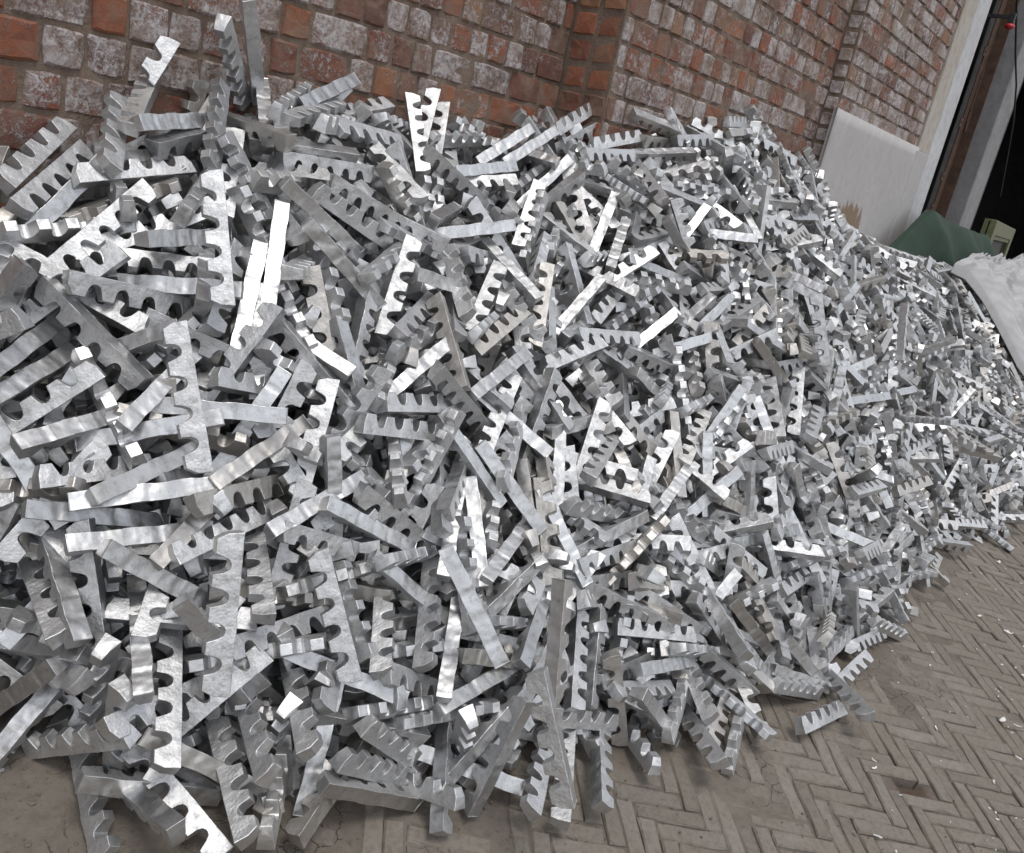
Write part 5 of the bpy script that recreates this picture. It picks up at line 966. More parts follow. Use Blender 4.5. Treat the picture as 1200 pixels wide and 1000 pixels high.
(2643,-1393,-225,-99,-82,-15,44),(2542,-1223,92,71,99,-9,8),(4298,-788,877,16,15,-45,-99),(1983,-936,215,12,-31,-99,-23),(2948,-1310,-5,36,99,-3,-75),(1418,-1033,-182,-16,10,99,-20),
(2337,-379,803,73,55,-3,-99),(4420,-1043,447,29,48,-36,99),(6747,-1005,641,48,99,-48,-27),(1880,-827,189,19,-99,94,-93),(7990,-1374,169,-10,30,70,99),(3170,-854,701,53,-50,99,-17),
(6396,-1490,66,3,24,99,39),(1581,-426,694,99,-6,30,-57),(5741,-1668,-291,15,8,-99,-36),(1091,-868,-146,99,-36,-15,12),(1203,-158,872,56,-99,86,-57),(4825,-1251,238,37,69,-29,-99),
(5879,-1215,396,49,-2,-99,25),(6355,-1178,479,18,-99,31,39),(2136,-1038,65,-5,26,-99,2),(2987,-438,957,-62,-24,-99,-45),(3196,-1434,-122,6,-17,66,-99),
(5178,-1355,143,96,-99,93,18),(1818,-794,375,99,65,12,96),(926,-634,115,-24,-8,28,-99),(3331,-403,1085,41,99,-14,90),(1465,-985,-88,1,9,-99,20),(2404,-20,1131,99,-98,31,32),
(4082,-999,575,60,-99,-78,-38),(4326,-865,612,99,-91,31,-73),(7513,-1150,537,-7,-52,26,99),(1862,-608,505,53,-68,-99,90),(2101,-1060,19,-99,-8,32,-47),
(1749,-898,187,78,-99,-57,12),(2260,-920,283,25,99,36,95),(3286,-347,1164,99,-68,-31,10),(5338,-1296,258,32,-59,-99,-36),(1576,-177,945,99,11,81,-26),(969,-151,750,23,-99,-64,89),
(3509,-943,507,22,-44,-57,-99),(2201,-1222,-82,34,-99,-33,-35),(7722,-1059,679,-30,-99,-3,-6),(1205,-320,684,99,24,-14,-51),(2022,-1161,-114,99,33,-4,26),
(880,-776,-106,-2,32,44,99),(1675,-85,1070,-78,-99,-28,70),(2398,-337,825,-99,-35,-11,-19),(1116,-337,529,68,-56,53,-99),(1090,-664,259,77,99,-39,-43),
(6585,-1490,59,99,42,-52,30),(7071,-1078,561,56,99,40,47),(826,-68,723,-99,9,-83,-14),(4642,-1009,403,-99,-67,-44,-45),(3774,-1403,-97,25,14,63,99),(2861,-328,1000,15,-99,26,97),
(7985,-1015,669,18,-41,99,-45),(1911,-800,310,99,54,52,51),(7492,-961,796,13,-4,-34,-99),(4768,-1182,309,99,63,18,-44),(2710,-1237,-77,67,99,37,4),(1669,-801,221,51,-4,99,43),
(8016,-975,712,38,17,-84,-99),(4047,-640,962,99,36,-36,-55),(1213,-71,935,99,0,1,17),(2538,-1090,103,17,-49,-26,-99),(2481,-722,455,83,-99,-96,-69),(7913,-1031,639,35,4,-11,-99),
(1795,-139,1046,-99,33,35,-3),(5205,-1483,-26,25,-12,-36,99),(1369,-285,823,12,3,99,26),(5624,-1480,-61,33,99,-54,44),(6249,-1174,444,44,-16,-99,31),(3535,-500,1038,56,-99,73,51),
(4785,-1422,-112,22,18,-13,-99),(6005,-1638,-166,50,62,94,99),(1675,-258,877,35,99,28,-21),(6841,-1531,117,99,34,11,2),(3208,-790,672,14,-21,58,-99),(5034,-1041,524,99,58,22,-98),
(7666,-929,763,99,-52,-36,42),(1314,-835,1,-99,-13,59,-30),(3864,-1297,35,99,82,86,38),(4955,-786,838,35,58,-16,-99),(2004,-431,713,53,18,-40,-99),(3357,-1127,274,99,38,-11,-87),
(1579,-996,83,14,99,16,-56),(4582,-963,457,23,-91,99,-88),(6589,-1011,669,36,-51,99,-1),(2840,-1472,-249,-2,13,-25,-99),(4155,-1308,15,99,96,-35,-98),(3304,-1075,262,-99,83,-26,-71),
(2670,-536,696,74,26,-58,-99),(3902,-1485,-220,99,70,55,-9),(6793,-1643,-270,99,-41,12,-70),(5217,-741,877,0,12,-99,-33),(2344,-663,510,99,-69,28,-15),
(2284,-539,594,99,75,20,42),(3415,-1524,-288,-52,6,45,-99),(1465,-905,59,35,99,-4,27),(1172,-372,594,5,-77,-13,99),(4526,-231,1325,99,33,22,79),(2633,-848,353,61,62,-99,-49),
(5024,-1368,-168,37,-19,-13,99),(6079,-1703,-314,10,11,71,99),(1227,-179,763,62,-2,99,19),(7265,-1168,545,-7,5,99,-6),(2754,-1357,-187,-99,-36,-53,86),
(6583,-1613,-117,99,67,-4,-82),(681,-398,-53,99,2,-14,37),(1260,-949,-147,14,29,-29,-99),(1153,-714,75,11,99,-91,3),(7278,-1266,389,17,7,99,-61),(2017,-510,650,62,-55,-32,-99),
(2024,-630,492,10,-62,13,-99),(1137,-413,517,71,99,-39,25),(1387,-675,192,-99,-77,65,-42),(2971,-548,867,99,55,26,-9),(877,-276,445,39,-26,-23,-99),(1358,-634,266,-99,-33,63,44),
(6030,-1515,-42,99,-8,19,-63),(5040,-1307,124,99,-19,-67,45),(2734,-1444,-182,5,-99,-28,-50),(5750,-816,669,54,-54,-7,-99),(1251,-625,266,99,-41,3,96),
(3249,-1295,49,54,-48,99,-69),(3432,-356,1227,25,99,-82,-62),(1746,-516,615,38,18,-99,3),(3636,-741,822,29,-67,-5,99),(6388,-1441,177,13,7,-35,99),(6683,-1525,13,38,-33,-99,98),
(1898,-631,434,34,20,-99,-46),(2680,-1045,206,23,87,-99,-27),(2175,-1262,-206,-99,40,78,-46),(1710,-746,362,10,29,13,99),(2907,-847,496,32,-16,99,-8),(5311,-622,845,35,-81,-49,99),
(1076,-821,-34,73,-88,99,33),(2599,-497,710,-99,12,42,54),(4165,-485,1222,3,14,99,98),(1632,-844,257,6,79,99,84),(1740,-157,932,99,53,89,-19),(1312,-503,453,-99,94,72,-9),
(1558,-578,420,-20,-59,-99,32),(2729,-913,474,13,47,41,99),(6476,-895,729,99,-2,-28,53),(4369,-1068,337,99,-32,7,-52),(5625,-1628,-253,-1,2,99,-44),(7527,-868,833,-99,35,-29,39),
(3609,-1011,483,73,49,59,99),(2134,-502,615,54,-43,28,-99),(1807,-369,751,-99,-17,-34,2),(3953,-717,847,39,-71,99,-70),(4917,-955,464,9,99,95,-58),(7699,-1035,693,-5,99,16,33),
(2766,-903,349,99,9,-90,-3),(2202,-750,336,99,40,34,89),(7129,-1506,147,99,77,-8,-52),(1563,-490,587,24,-61,-99,-22),(7411,-1325,264,99,-34,-93,65),(1200,-764,-15,43,24,99,8),
(5502,-1556,-181,99,-34,-78,-30),(4540,-856,680,0,-99,-57,-55),(6989,-1090,492,10,55,99,26),(1879,-846,273,29,-99,25,56),(3757,-854,675,99,-46,64,7),(4654,-1419,-211,99,-49,11,-98),
(1916,-581,573,99,-18,59,-43),(2916,-209,1132,9,65,99,-7),(7306,-1115,591,-14,19,99,20),(2211,-907,237,99,18,-25,-79),(2986,-1182,166,3,4,49,99),(3589,-1361,-54,34,-56,-31,-99),
(1882,-123,961,33,99,71,82),(2118,-829,238,-13,-99,-47,2),(7992,-1308,276,-58,78,-99,-57),(4930,-302,1221,-78,-99,24,-14),(5836,-1731,-300,19,11,-99,-79),
(6643,-1578,-14,87,99,89,58),(3003,-1048,400,99,-33,81,-29),(6931,-1062,645,16,10,99,-14),(5916,-1100,520,24,-43,-99,-31),(4647,-1075,299,98,7,45,99),(1476,-261,789,-26,99,-86,32),
(1031,-36,814,7,41,28,-99),(4893,-673,918,99,50,3,66),(4362,-1429,-208,10,-99,-9,80),(2689,-135,1111,25,3,-61,99),(2526,-1008,237,99,-92,57,20),(1445,-583,536,99,10,1,6),
(2306,-360,789,18,-99,34,48),(3382,-863,573,-99,40,-33,-2),(1153,-436,432,21,-19,99,4),(6983,-1422,147,60,99,-31,-1),(1874,-536,620,99,-56,-43,-36),(4328,-735,812,99,-61,-58,99),
(5651,-880,726,28,-99,21,-3),(853,-231,642,11,99,-44,40),(7761,-1256,374,60,-99,-43,-30),(879,-89,752,99,60,22,-2),(1403,-761,107,18,-41,-18,-99),(1626,-236,819,25,99,32,-89),
(2949,-236,1135,2,26,-99,41),(4422,-1363,17,2,-92,99,82),(2246,-447,697,33,4,-99,28),(3200,-1134,218,14,-99,-79,41),(4277,-1508,-159,7,26,99,72),(3579,-1192,178,24,-99,-29,-89),
(2284,-383,704,99,-7,83,28),(1662,-226,899,99,71,67,35),(6497,-1288,247,18,88,-99,-28),(5569,-1063,470,83,89,-64,-99),(2872,-695,627,99,-90,90,16),(3852,-1165,328,7,8,-99,8),
(3023,-667,723,-38,-99,27,24),(2394,-357,782,99,-42,-11,42),(7280,-1182,511,-24,69,99,53),(918,-226,666,9,99,5,11),(3134,-663,761,28,99,-80,71),(1065,-51,809,-99,-9,-61,9),
(5810,-1732,-330,99,-95,20,-14),(1938,-669,460,26,2,-99,-73),(5941,-1449,124,46,41,19,99),(2771,-130,1151,99,-75,-60,27),(1377,-70,1017,99,-7,15,37),(2982,-1516,-290,6,-3,-99,84),
(5355,-827,678,25,-99,-30,-83),(7404,-1200,454,-16,-72,19,99),(2474,-264,853,-81,-75,-99,-65),(2450,-303,847,41,99,-41,66),(5069,-1488,-232,99,91,20,47),
(2911,-871,418,-91,99,-87,-93),(4221,-1252,109,99,-8,-29,-22),(4696,-1063,464,49,-17,99,6),(4069,-1098,338,-91,-99,2,-97),(1953,-1165,-205,71,-61,99,-84),
(3155,-618,793,-28,6,-99,35),(3100,-338,1098,24,85,99,-73),(3133,-1383,-91,34,68,99,-96),(1994,-1045,59,11,55,-99,-96),(4455,-626,906,99,91,-88,-16),(3726,-344,1274,99,51,86,-40),
(3930,-1061,359,30,-10,85,99),(3657,-442,1178,99,44,38,-62),(3903,-676,908,56,-57,26,99),(3401,-1217,164,9,29,99,52),(6799,-1600,-50,88,-99,80,-29),(1495,-845,38,-61,-19,-43,99),
(3800,-591,978,99,-25,-85,-10),(2873,-305,1028,99,-45,-70,9),(7265,-1377,174,99,-44,62,20),(6630,-1313,249,4,99,69,39),(3019,-1341,-55,38,-16,20,99),(1403,-547,452,46,-32,-31,99),
(5920,-1625,-189,45,29,99,39),(3940,-690,915,27,-99,-19,-99),(3270,-541,928,42,99,15,5),(5533,-1583,-244,-99,27,-31,-26),(6278,-1311,251,70,-14,-99,83),
(7842,-1269,308,16,-16,48,99),(1348,-454,633,99,50,-28,-77),(2619,-623,609,33,-54,-99,41),(2913,-495,866,21,6,80,99),(1908,-930,179,22,36,99,64),(5346,-412,1058,-99,-27,-36,24),
(4418,-1364,82,0,-17,32,99),(5075,-1011,495,50,37,-16,-99),(4445,-383,1212,1,90,21,99),(3124,-258,1156,31,-99,12,21),(3579,-434,1113,99,2,95,95),(1108,-135,676,-99,1,43,77),
(4425,-283,1265,2,-99,-12,79),(1330,-561,407,-61,-31,99,68),(2379,-1092,72,99,-83,81,19),(5861,-405,1031,26,5,-17,-99),(5103,-1313,-59,43,44,99,18),(2174,-831,315,20,-63,-99,-31),
(4831,-600,1011,25,3,-44,-99),(4896,-574,1039,99,-82,75,-12),(2397,-125,1017,20,99,7,51),(2799,-575,636,-52,-99,-50,-4),(6843,-1668,-99,45,-99,-4,-15),
(4061,-484,1074,37,-99,-66,29),(2896,-756,613,99,44,-13,-38),(3118,-1198,65,-35,35,-10,-99),(3084,-904,517,76,-8,40,-99),(6938,-1329,271,74,-71,99,-26),
(1792,-45,1080,-27,12,-99,-59),(6599,-1621,137,4,-12,43,-99),(1857,-204,883,-3,-84,-23,-99),(7094,-1314,323,78,-21,-99,28),(1060,-289,503,-99,2,-51,-49),
(1645,-284,833,-99,40,-2,15),(3254,-1048,504,18,-14,99,11),(6416,-1082,508,15,-35,27,99),(2716,-476,729,84,-25,15,-99),(7074,-940,781,19,16,-36,-99),(1437,-494,578,80,99,94,-23),
(7680,-1277,353,52,2,-99,33),(5410,-1592,-267,-99,-94,7,33),(867,-557,232,-68,-78,1,-99),(3328,-1122,277,-99,-99,67,-66),(1258,-631,356,-61,-7,-99,-30),
(7184,-1154,456,99,78,29,39),(2728,-764,520,-18,92,99,-98),(2297,-1069,54,-61,-99,-15,-1),(974,-109,762,99,-2,-23,13),(796,-70,737,34,99,47,25),(1434,-175,864,-70,99,5,-60),
(3975,-728,800,22,-35,-27,99),(7024,-795,807,23,60,99,-3),(3615,-443,1090,-27,-99,-77,-46),(1681,-330,737,35,-99,42,-65),(2151,-1047,14,-80,-96,-99,-42),
(2149,-936,281,16,-99,75,95),(5372,-864,671,52,99,-42,92),(4848,-832,617,26,56,-99,12),(1529,-918,-59,40,-51,99,-49),(6598,-1129,513,99,-39,26,20),(1844,-60,1052,99,-70,-98,-43),
(5064,-1329,141,8,84,58,99),(2437,-817,399,65,-99,10,-81),(2960,-1040,276,38,99,39,-19),(2651,-1240,-5,98,99,29,-27),(3197,-686,784,24,-46,-40,99),(4519,-994,447,99,-16,-8,-49),
(2002,-722,424,-77,-99,-21,-3),(4565,-738,873,94,-16,-99,67),(4799,-632,891,99,-30,-46,85),(1358,-156,917,13,-87,-87,-99),(5291,-1072,522,52,99,-40,-68),
(3758,-881,767,15,52,21,99),(6477,-554,928,99,-64,34,-89),(1920,-1032,-31,-99,26,-90,54),(2513,-1352,-207,99,-84,94,-23),(3419,-300,1234,-99,52,-6,27),
(5677,-1052,552,99,27,25,-79),(3931,-933,533,99,18,6,-57),(3875,-1197,162,6,83,-93,99),(2173,-205,893,10,48,21,-99),(5358,-468,1064,-99,35,4,-15),(1419,-643,289,-99,-26,-80,10),
(3951,-876,557,-19,55,99,-84),(1356,-415,603,-40,99,-68,16),(2411,-1183,-68,-15,-4,99,10),(4688,-1355,-173,38,19,99,-11),(3585,-680,834,99,-22,2,-65),(2926,-300,1043,7,-99,20,-16),
(4274,-1285,31,62,99,90,99),(2925,-879,455,99,-20,6,22),(2849,-740,620,68,-99,-21,-65),(2859,-955,376,99,-58,-52,-92),(935,-643,19,33,-60,99,5),(2383,-168,880,-99,61,-27,76),
(3363,-793,704,50,-17,19,99),(1542,-728,202,79,-74,26,-99),(6068,-1504,71,90,-99,-23,-23),(1692,-443,678,19,0,-99,-26),(6632,-1542,-94,99,-51,18,46),(4271,-904,652,89,50,66,-99),
(4975,-568,999,71,36,-82,99),(4271,-520,1147,99,-11,3,-15),(2707,-1088,293,23,-99,23,7),(5636,-1217,311,91,-63,99,-7),(5939,-1352,73,99,-3,-10,44),(6508,-1577,-127,64,-99,65,14),
(5669,-1111,456,77,-36,-99,85),(5829,-1489,-47,77,-38,-99,-3),(5648,-1077,511,71,19,-14,99),(4901,-413,1097,1,29,99,-52),(3874,-549,1060,76,5,-99,12),(1374,-319,787,59,44,40,-99),
(7352,-1146,454,99,37,2,68),(5204,-1373,54,62,-99,-24,0),(6796,-946,646,59,62,99,68),(5444,-1285,171,85,-99,31,-50),(3341,-580,950,99,84,-42,80),(1601,-902,217,99,-47,82,16),
(5006,-840,631,9,-99,27,-32),(724,-403,349,22,-99,71,-19),(3571,-605,883,-99,-84,-47,42),(1713,-515,559,-99,-40,-99,-22),(1781,-120,979,8,-79,3,99),(2683,-786,479,59,49,-14,99),
(1655,-53,1113,3,-6,-99,31),(6552,-732,888,25,-43,-99,-13),(7832,-960,689,89,-61,-99,95),(2266,-1216,-33,19,-99,57,69),(2715,-1352,-115,43,-99,-4,-7),(3534,-700,863,1,16,15,99),
(2867,-192,1134,36,99,17,41),(4606,-520,1011,29,41,-99,18),(3966,-1423,-38,45,10,-99,48),(6661,-1620,-79,1,12,-99,31),(7013,-1104,589,99,-83,-27,-2),(3949,-645,934,86,-24,-88,99),
(774,-400,186,1,-43,-47,99),(734,-345,180,98,5,87,-99),(5252,-1451,-108,67,-17,99,-31),(1571,-548,528,-59,-99,18,4),(818,-637,-72,-96,99,-53,86),(1573,-688,328,-27,-72,99,99),
(4048,-1286,73,38,-4,-99,-71),(1132,-726,101,-23,-99,-33,3),(1615,-727,221,92,-99,92,93),(2596,-453,708,70,22,38,99),(2756,-582,682,-29,-26,13,99),(1128,-813,-44,40,34,99,69),
(688,-340,67,54,-99,92,-10),(2301,-1009,163,31,-73,99,27),(3028,-359,1051,9,-10,21,99),(3416,-1096,302,99,2,36,-80),(1430,-307,694,44,34,80,99),(2492,-654,548,2,99,-43,24),
(1689,-872,201,24,56,42,-99),(6363,-1329,157,50,91,99,66),(7464,-1113,576,63,-99,50,12),(2847,-734,537,67,-99,15,-67),(7003,-924,768,19,-51,99,52),(3656,-316,1284,51,59,70,-99),
(2797,-384,915,40,20,-9,-99),(3226,-1492,-261,34,-23,-32,-99),(1212,-322,740,95,-99,-49,31),(2439,-934,123,-99,1,58,88),(4048,-1457,-238,-99,87,71,-44),
(2678,-706,534,-5,-59,-99,-23),(2673,-471,768,87,-19,99,92),(8200,-987,730,99,65,17,0),(2263,-624,564,99,-93,-24,33),(3166,-606,847,13,20,30,-99),(2268,-662,451,49,-99,37,-52),
(2239,-415,728,99,86,2,-58),(2539,-137,988,20,-35,46,-99),(3213,-833,566,29,52,-99,88),(2700,-1243,-33,63,99,0,3),(4206,-1077,304,31,-3,53,99),(6562,-787,694,14,80,60,-99),
(6847,-1731,-325,-5,-11,62,99),(3331,-819,527,-47,97,99,-57),(3407,-1518,-244,0,7,-99,66),(3241,-826,613,-40,55,99,21),(1323,-770,144,-9,-25,99,77),(1218,-742,58,99,-11,61,97),
(6119,-1591,-180,25,-54,-74,-99),(5228,-818,650,99,27,-25,78),(6906,-638,863,1,-99,62,85),(7849,-1309,215,81,34,31,-99),(5434,-842,696,3,-99,13,88),(6416,-743,804,99,-36,-60,54),
(4143,-805,808,99,-89,-80,-1),(4057,-1341,103,80,-99,12,-2),(2750,-363,909,99,34,36,32),(2218,-803,363,60,99,-16,-82),(2039,-766,293,19,-45,92,-99),(1215,-265,610,-90,-47,-41,-99),
(987,-788,-48,4,-29,31,-99),(1131,-397,481,-50,99,-24,-86),(5086,-1410,-70,-99,42,23,-1),(5174,-1585,-293,99,83,-8,-3),(6267,-1102,460,74,-49,-99,12),(4801,-244,1312,99,-24,15,27),
(6322,-1015,576,80,-85,-99,-43),(3486,-1069,386,96,-52,-99,26),(3073,-387,1062,1,-56,96,-99),(6019,-1436,32,68,99,47,12),(6852,-1514,-42,53,38,99,-68),
(6694,-1485,-82,8,-97,-99,-35),(6173,-1136,448,90,-51,99,-36),(5157,-918,606,18,-99,-63,-79),(6450,-1603,-180,93,99,32,18),(2697,-928,325,33,37,-99,-96),
(4850,-1371,-154,41,59,-99,-65),(6818,-1549,2,63,31,-49,99),(6123,-1363,162,46,-62,99,-18),(2593,-1141,99,3,-7,86,-99),(892,-240,595,45,-99,34,53),(3188,-380,993,-39,-53,-99,9),
(2483,-201,954,73,13,11,99),(930,-802,-99,49,-99,16,17),(3637,-1143,307,18,30,57,-99),(3398,-641,867,30,18,78,99),(4747,-1402,-193,99,32,62,-21),(1523,-326,792,-78,21,26,-99),
(1635,-766,269,-99,-8,54,-22),(1660,-623,458,19,-24,99,-52),(2391,-32,1075,69,99,-1,5),(897,-672,4,-51,99,26,93),(1817,-1059,-44,99,42,2,29),(4235,-1165,239,35,26,99,-9),
(1065,-453,385,-41,-99,3,43),(902,-361,352,-14,32,-99,75),(6895,-1642,-61,99,51,-79,70),(7304,-1525,34,61,-99,74,-30),(3316,-754,733,11,44,99,4),(3824,-1337,-15,99,32,54,-93),
(3555,-1240,158,78,14,-15,99),(765,-628,-22,99,41,86,40),(1435,-924,8,99,-20,-12,0),(4583,-359,1190,11,99,-48,76),(2082,-966,23,99,29,71,93),(1625,-1063,-137,99,-79,6,-68),
(5811,-1658,-238,9,99,3,-68),(1702,-1129,-183,-12,20,99,2),(4784,-913,477,16,99,16,-66),(2619,-1014,238,99,-34,59,-12),(2449,-1365,-182,29,66,-61,-99),
(1759,-1187,-165,36,15,-8,-99),(5947,-767,783,75,-87,-99,68),(6663,-1347,265,72,-66,-99,-19),(6015,-787,807,34,-6,-99,61),(7214,-1221,363,9,35,-79,99),
(7343,-1512,76,19,-5,-66,-99),(5955,-580,944,99,85,14,69),(2478,-400,674,60,-99,-39,68),(7187,-1398,160,20,99,-10,-80),(7585,-1364,220,91,68,52,-99),(7091,-1593,-34,43,1,-99,77),
(4740,-690,826,30,86,-76,-99),(3071,-1006,372,42,-99,-27,-31),(2833,-202,1107,62,33,-99,76),(3434,-1400,-55,5,69,-99,-40),(4043,-1301,29,76,-78,99,-73),
(3610,-690,831,18,-56,29,99),(5079,-498,975,99,-85,-19,-31),(4445,-1311,-45,16,99,39,11),(3015,-499,907,99,23,23,78),(4073,-1471,-239,19,-99,79,-72),(2011,-622,548,17,-66,-99,-6),
(3528,-934,551,35,99,96,-10),(2520,-447,754,66,76,99,-53),(2570,-392,811,60,-73,99,64),(4618,-1138,227,74,-51,99,94),(4353,-1106,238,64,99,53,-29),(2061,-181,916,99,-71,36,0),
(2789,-517,842,14,-99,-29,11),(3284,-981,460,80,-99,-25,-4),(2767,-349,957,77,99,11,-17),(954,-594,76,38,-65,-30,-99),(3006,-866,354,-91,99,-24,-65),(2911,-1078,226,53,21,-99,-5),
(1849,-508,619,82,13,-80,99),(3826,-290,1354,20,-90,-82,99),(1273,-627,256,2,28,15,99),(7240,-1551,27,7,20,99,-20),(1115,-669,123,-99,39,39,-42),(1446,-378,666,-28,52,-41,-99),
(1951,-662,451,30,-99,83,-47),(1925,-684,371,-8,99,-69,36),(4196,-1056,340,61,-99,11,53),(2968,-638,741,74,-53,99,78),(2830,-433,884,77,99,-44,54),(2616,-815,473,83,4,34,-99),
(5346,-706,717,99,-85,-18,82),(2812,-1305,-118,43,-23,99,30),(3261,-458,940,-45,-25,99,61),(6713,-1615,-180,-24,-46,-9,99),(1807,-769,345,35,-99,-56,21),
(4072,-1064,435,18,-99,-17,-51),(4557,-814,628,99,99,43,-35),(5735,-983,625,99,36,-47,86),(3981,-1330,3,3,27,38,99),(3551,-907,590,73,99,-32,57),(1769,-559,536,-43,-82,-99,-60),
(3569,-780,652,-99,6,-6,-86),(3125,-730,647,-8,62,99,-3),(6789,-1647,-306,5,-95,99,24),(6587,-795,827,16,22,99,45),(5580,-1258,188,-14,12,20,99),(5771,-594,914,21,27,-49,-99),
(8173,-1067,613,11,-99,-21,6),(7300,-879,832,-25,8,-44,99),(4993,-377,1162,83,99,20,30),(5337,-1429,-220,18,-81,-99,3),(1974,-638,478,36,49,40,-99),(4629,-1057,325,99,-7,0,40),
(2645,-1268,-116,81,33,99,-23),(2966,-1168,126,37,99,-52,32),(2306,-257,818,47,41,-33,99),(2447,-1110,55,60,16,-31,99),(5457,-450,969,37,6,-99,-32),(4174,-1429,-203,17,-37,75,99),
(4313,-1410,-200,99,-14,-23,-42),(3028,-968,451,99,-41,-9,-7),(4947,-850,622,96,18,99,-33),(4957,-1305,-92,20,-99,45,-43),(3415,-855,655,99,27,47,-33),
(4869,-690,775,3,83,99,-79),(2822,-546,758,99,46,-19,74),(4720,-355,1198,65,-19,-99,-81),(4700,-916,539,99,-38,-48,57),(3877,-290,1368,44,17,-27,-99),(4582,-1084,286,33,-57,31,-99),
(2725,-508,780,9,18,99,21),(2051,-216,853,17,-6,68,99),(3430,-972,481,99,-92,-95,3),(1618,-515,563,64,12,-99,45),(2679,-564,636,88,-99,-67,-75),(4020,-899,592,45,-45,-99,-54),
(2385,-496,683,61,-51,99,-6),(1849,-325,816,74,85,15,99),(7206,-1287,253,99,42,68,-44),(4431,-1372,-24,89,4,84,-99),(2716,-742,584,19,18,-82,-99),(4348,-516,1073,31,0,-48,99),
(5879,-1322,16,42,45,99,72),(4542,-360,1256,99,28,-44,71),(5998,-1565,-126,58,-15,-55,99),(5373,-658,757,76,-58,23,99),(7264,-867,799,74,-99,87,-3),(7429,-1386,111,64,-34,99,-37),
(4879,-1114,365,99,97,-22,-87),(1604,-994,62,16,-7,99,43),(4744,-1047,343,99,-22,65,-6),(5281,-523,1008,43,99,-82,-97),(8344,-1285,230,16,-47,-59,-99),
(2885,-1456,-261,16,-9,-99,16),(4162,-944,535,88,75,99,-37),(4445,-548,1019,9,0,99,16),(3608,-1245,132,99,7,3,-26),(2585,-341,847,77,36,-99,53),(7016,-834,856,99,-75,-5,-7),
(1880,-96,987,26,-97,-99,-39),(1250,-645,262,-99,-12,49,-43),(7435,-1365,180,99,-55,56,-6),(1727,-337,756,-72,-17,99,-16),(2131,-374,738,54,-99,-22,-36),
(720,-429,2,92,-99,-82,75),(730,-334,95,63,-15,30,-99),(1589,-611,482,-21,9,-99,17),(2855,-1325,-74,1,-1,99,-92),(621,-502,-9,9,-29,-99,-89),(1499,-854,89,-26,28,-44,-99),
(1472,-913,-20,-5,43,-43,-99),(977,-802,-62,-99,-30,-78,-29),(6371,-920,680,39,99,-9,-34),(5325,-1306,194,65,37,-27,99),(7152,-743,790,85,99,-26,83),(6922,-1606,-69,71,2,99,-16),
(5937,-1268,241,75,96,-28,-99),(5838,-1221,266,99,-15,41,29),(2977,-791,678,7,57,-91,-99),(4041,-545,1020,53,99,32,-63),(5381,-1528,-94,99,56,-60,54),(4141,-764,878,11,84,-83,-99),
(6175,-1375,164,18,-99,59,61),(4918,-931,624,42,-16,99,-29),(6653,-1688,-147,66,19,-80,-99),(7163,-1572,-13,6,-51,-99,-34),(5711,-1099,459,99,31,38,-66),
(6245,-841,609,87,42,-13,-99),(6004,-1204,250,99,-81,50,-29),(1003,-671,49,99,28,77,61),(2296,-1342,-233,65,26,-21,99),(910,-538,66,-10,-52,99,6),(1992,-138,913,99,0,-37,-82),
(3393,-913,564,4,-18,99,-27),(4005,-1296,27,38,66,-36,99),(7849,-1119,571,-20,-99,-11,-7),(3796,-714,931,15,39,-48,-99),(2660,-669,591,9,99,35,23),(5701,-893,649,99,5,4,26),
(5124,-683,875,44,99,35,15),(2789,-260,1023,99,12,14,30),(4588,-613,933,59,-12,-99,-12),(3377,-1044,403,8,78,-97,-99),(4692,-323,1208,8,-84,65,99),(6011,-925,617,48,-43,99,-12),
(3826,-297,1367,96,-2,97,-99),(1598,-1001,-82,13,41,-99,-77),(2175,-1161,-11,99,41,-9,1),(4410,-708,770,10,-98,-48,99),(4176,-505,1071,99,45,-40,-31),(727,-434,44,8,-20,57,99),
(3434,-1448,-134,74,0,-99,-1),(3242,-1051,344,82,-99,1,18),(4281,-1438,-232,49,53,12,-99),(6235,-1268,262,-30,4,-99,48),(5541,-891,593,-99,-93,-48,-71),
(2465,-495,609,62,-79,-27,99),(4091,-679,895,85,28,-99,-99),(2545,-924,189,-99,57,-88,-93),(7919,-1015,681,1,-20,-69,99),(2201,-952,197,1,-9,-99,6),(3039,-490,851,41,-99,66,-50),
(6371,-611,931,16,-6,99,-8),(1868,-1193,-171,-23,-99,-21,-20),(7112,-1417,72,99,-55,10,-55),(5375,-1173,284,-99,-41,2,5),(2732,-165,1056,99,-66,-48,-21),
(7697,-1021,680,-83,99,84,-2),(552,-114,591,99,-42,-46,-10),(3062,-307,1113,30,11,-99,-65),(4900,-1382,-189,55,14,63,99),(3155,-1180,202,54,-29,-99,-6),
(7060,-1766,-252,99,-18,-40,15),(2843,-236,1063,80,-99,-1,-21),(2159,-75,975,80,-11,99,-66),(3726,-787,755,40,76,-99,28),(5770,-1148,208,99,-44,-94,-84),
(517,-504,-65,93,-99,16,92),(3497,-318,1207,97,-55,99,14),(4922,-414,1118,37,34,17,-99),(4895,-727,721,18,-83,-99,0),(440,-313,269,82,73,-99,55),(2898,-1008,369,20,-99,46,0),
(615,-410,154,99,-14,-72,23),(670,-197,536,46,99,-97,-15),(4781,-787,689,27,73,18,99),(6578,-1764,-235,6,-99,10,41),(3101,-1340,-49,-16,56,-83,-99),(2762,-838,386,75,-46,-99,88),
(3353,-745,719,41,95,-5,99),(1829,-315,786,99,58,18,-33),(1389,-166,920,16,2,8,-99),(4580,-929,536,99,69,-6,-12),(3501,-1444,-129,99,-99,-20,-15),(4509,-862,584,19,-58,99,-81),
(2984,-1126,211,99,1,-64,-41),(822,-507,335,99,41,2,-51),(3602,-358,1218,4,-83,-58,99),(4309,-1239,59,78,-99,5,-21),(4016,-1232,163,99,1,-42,-1),(467,-70,604,99,18,-53,3),
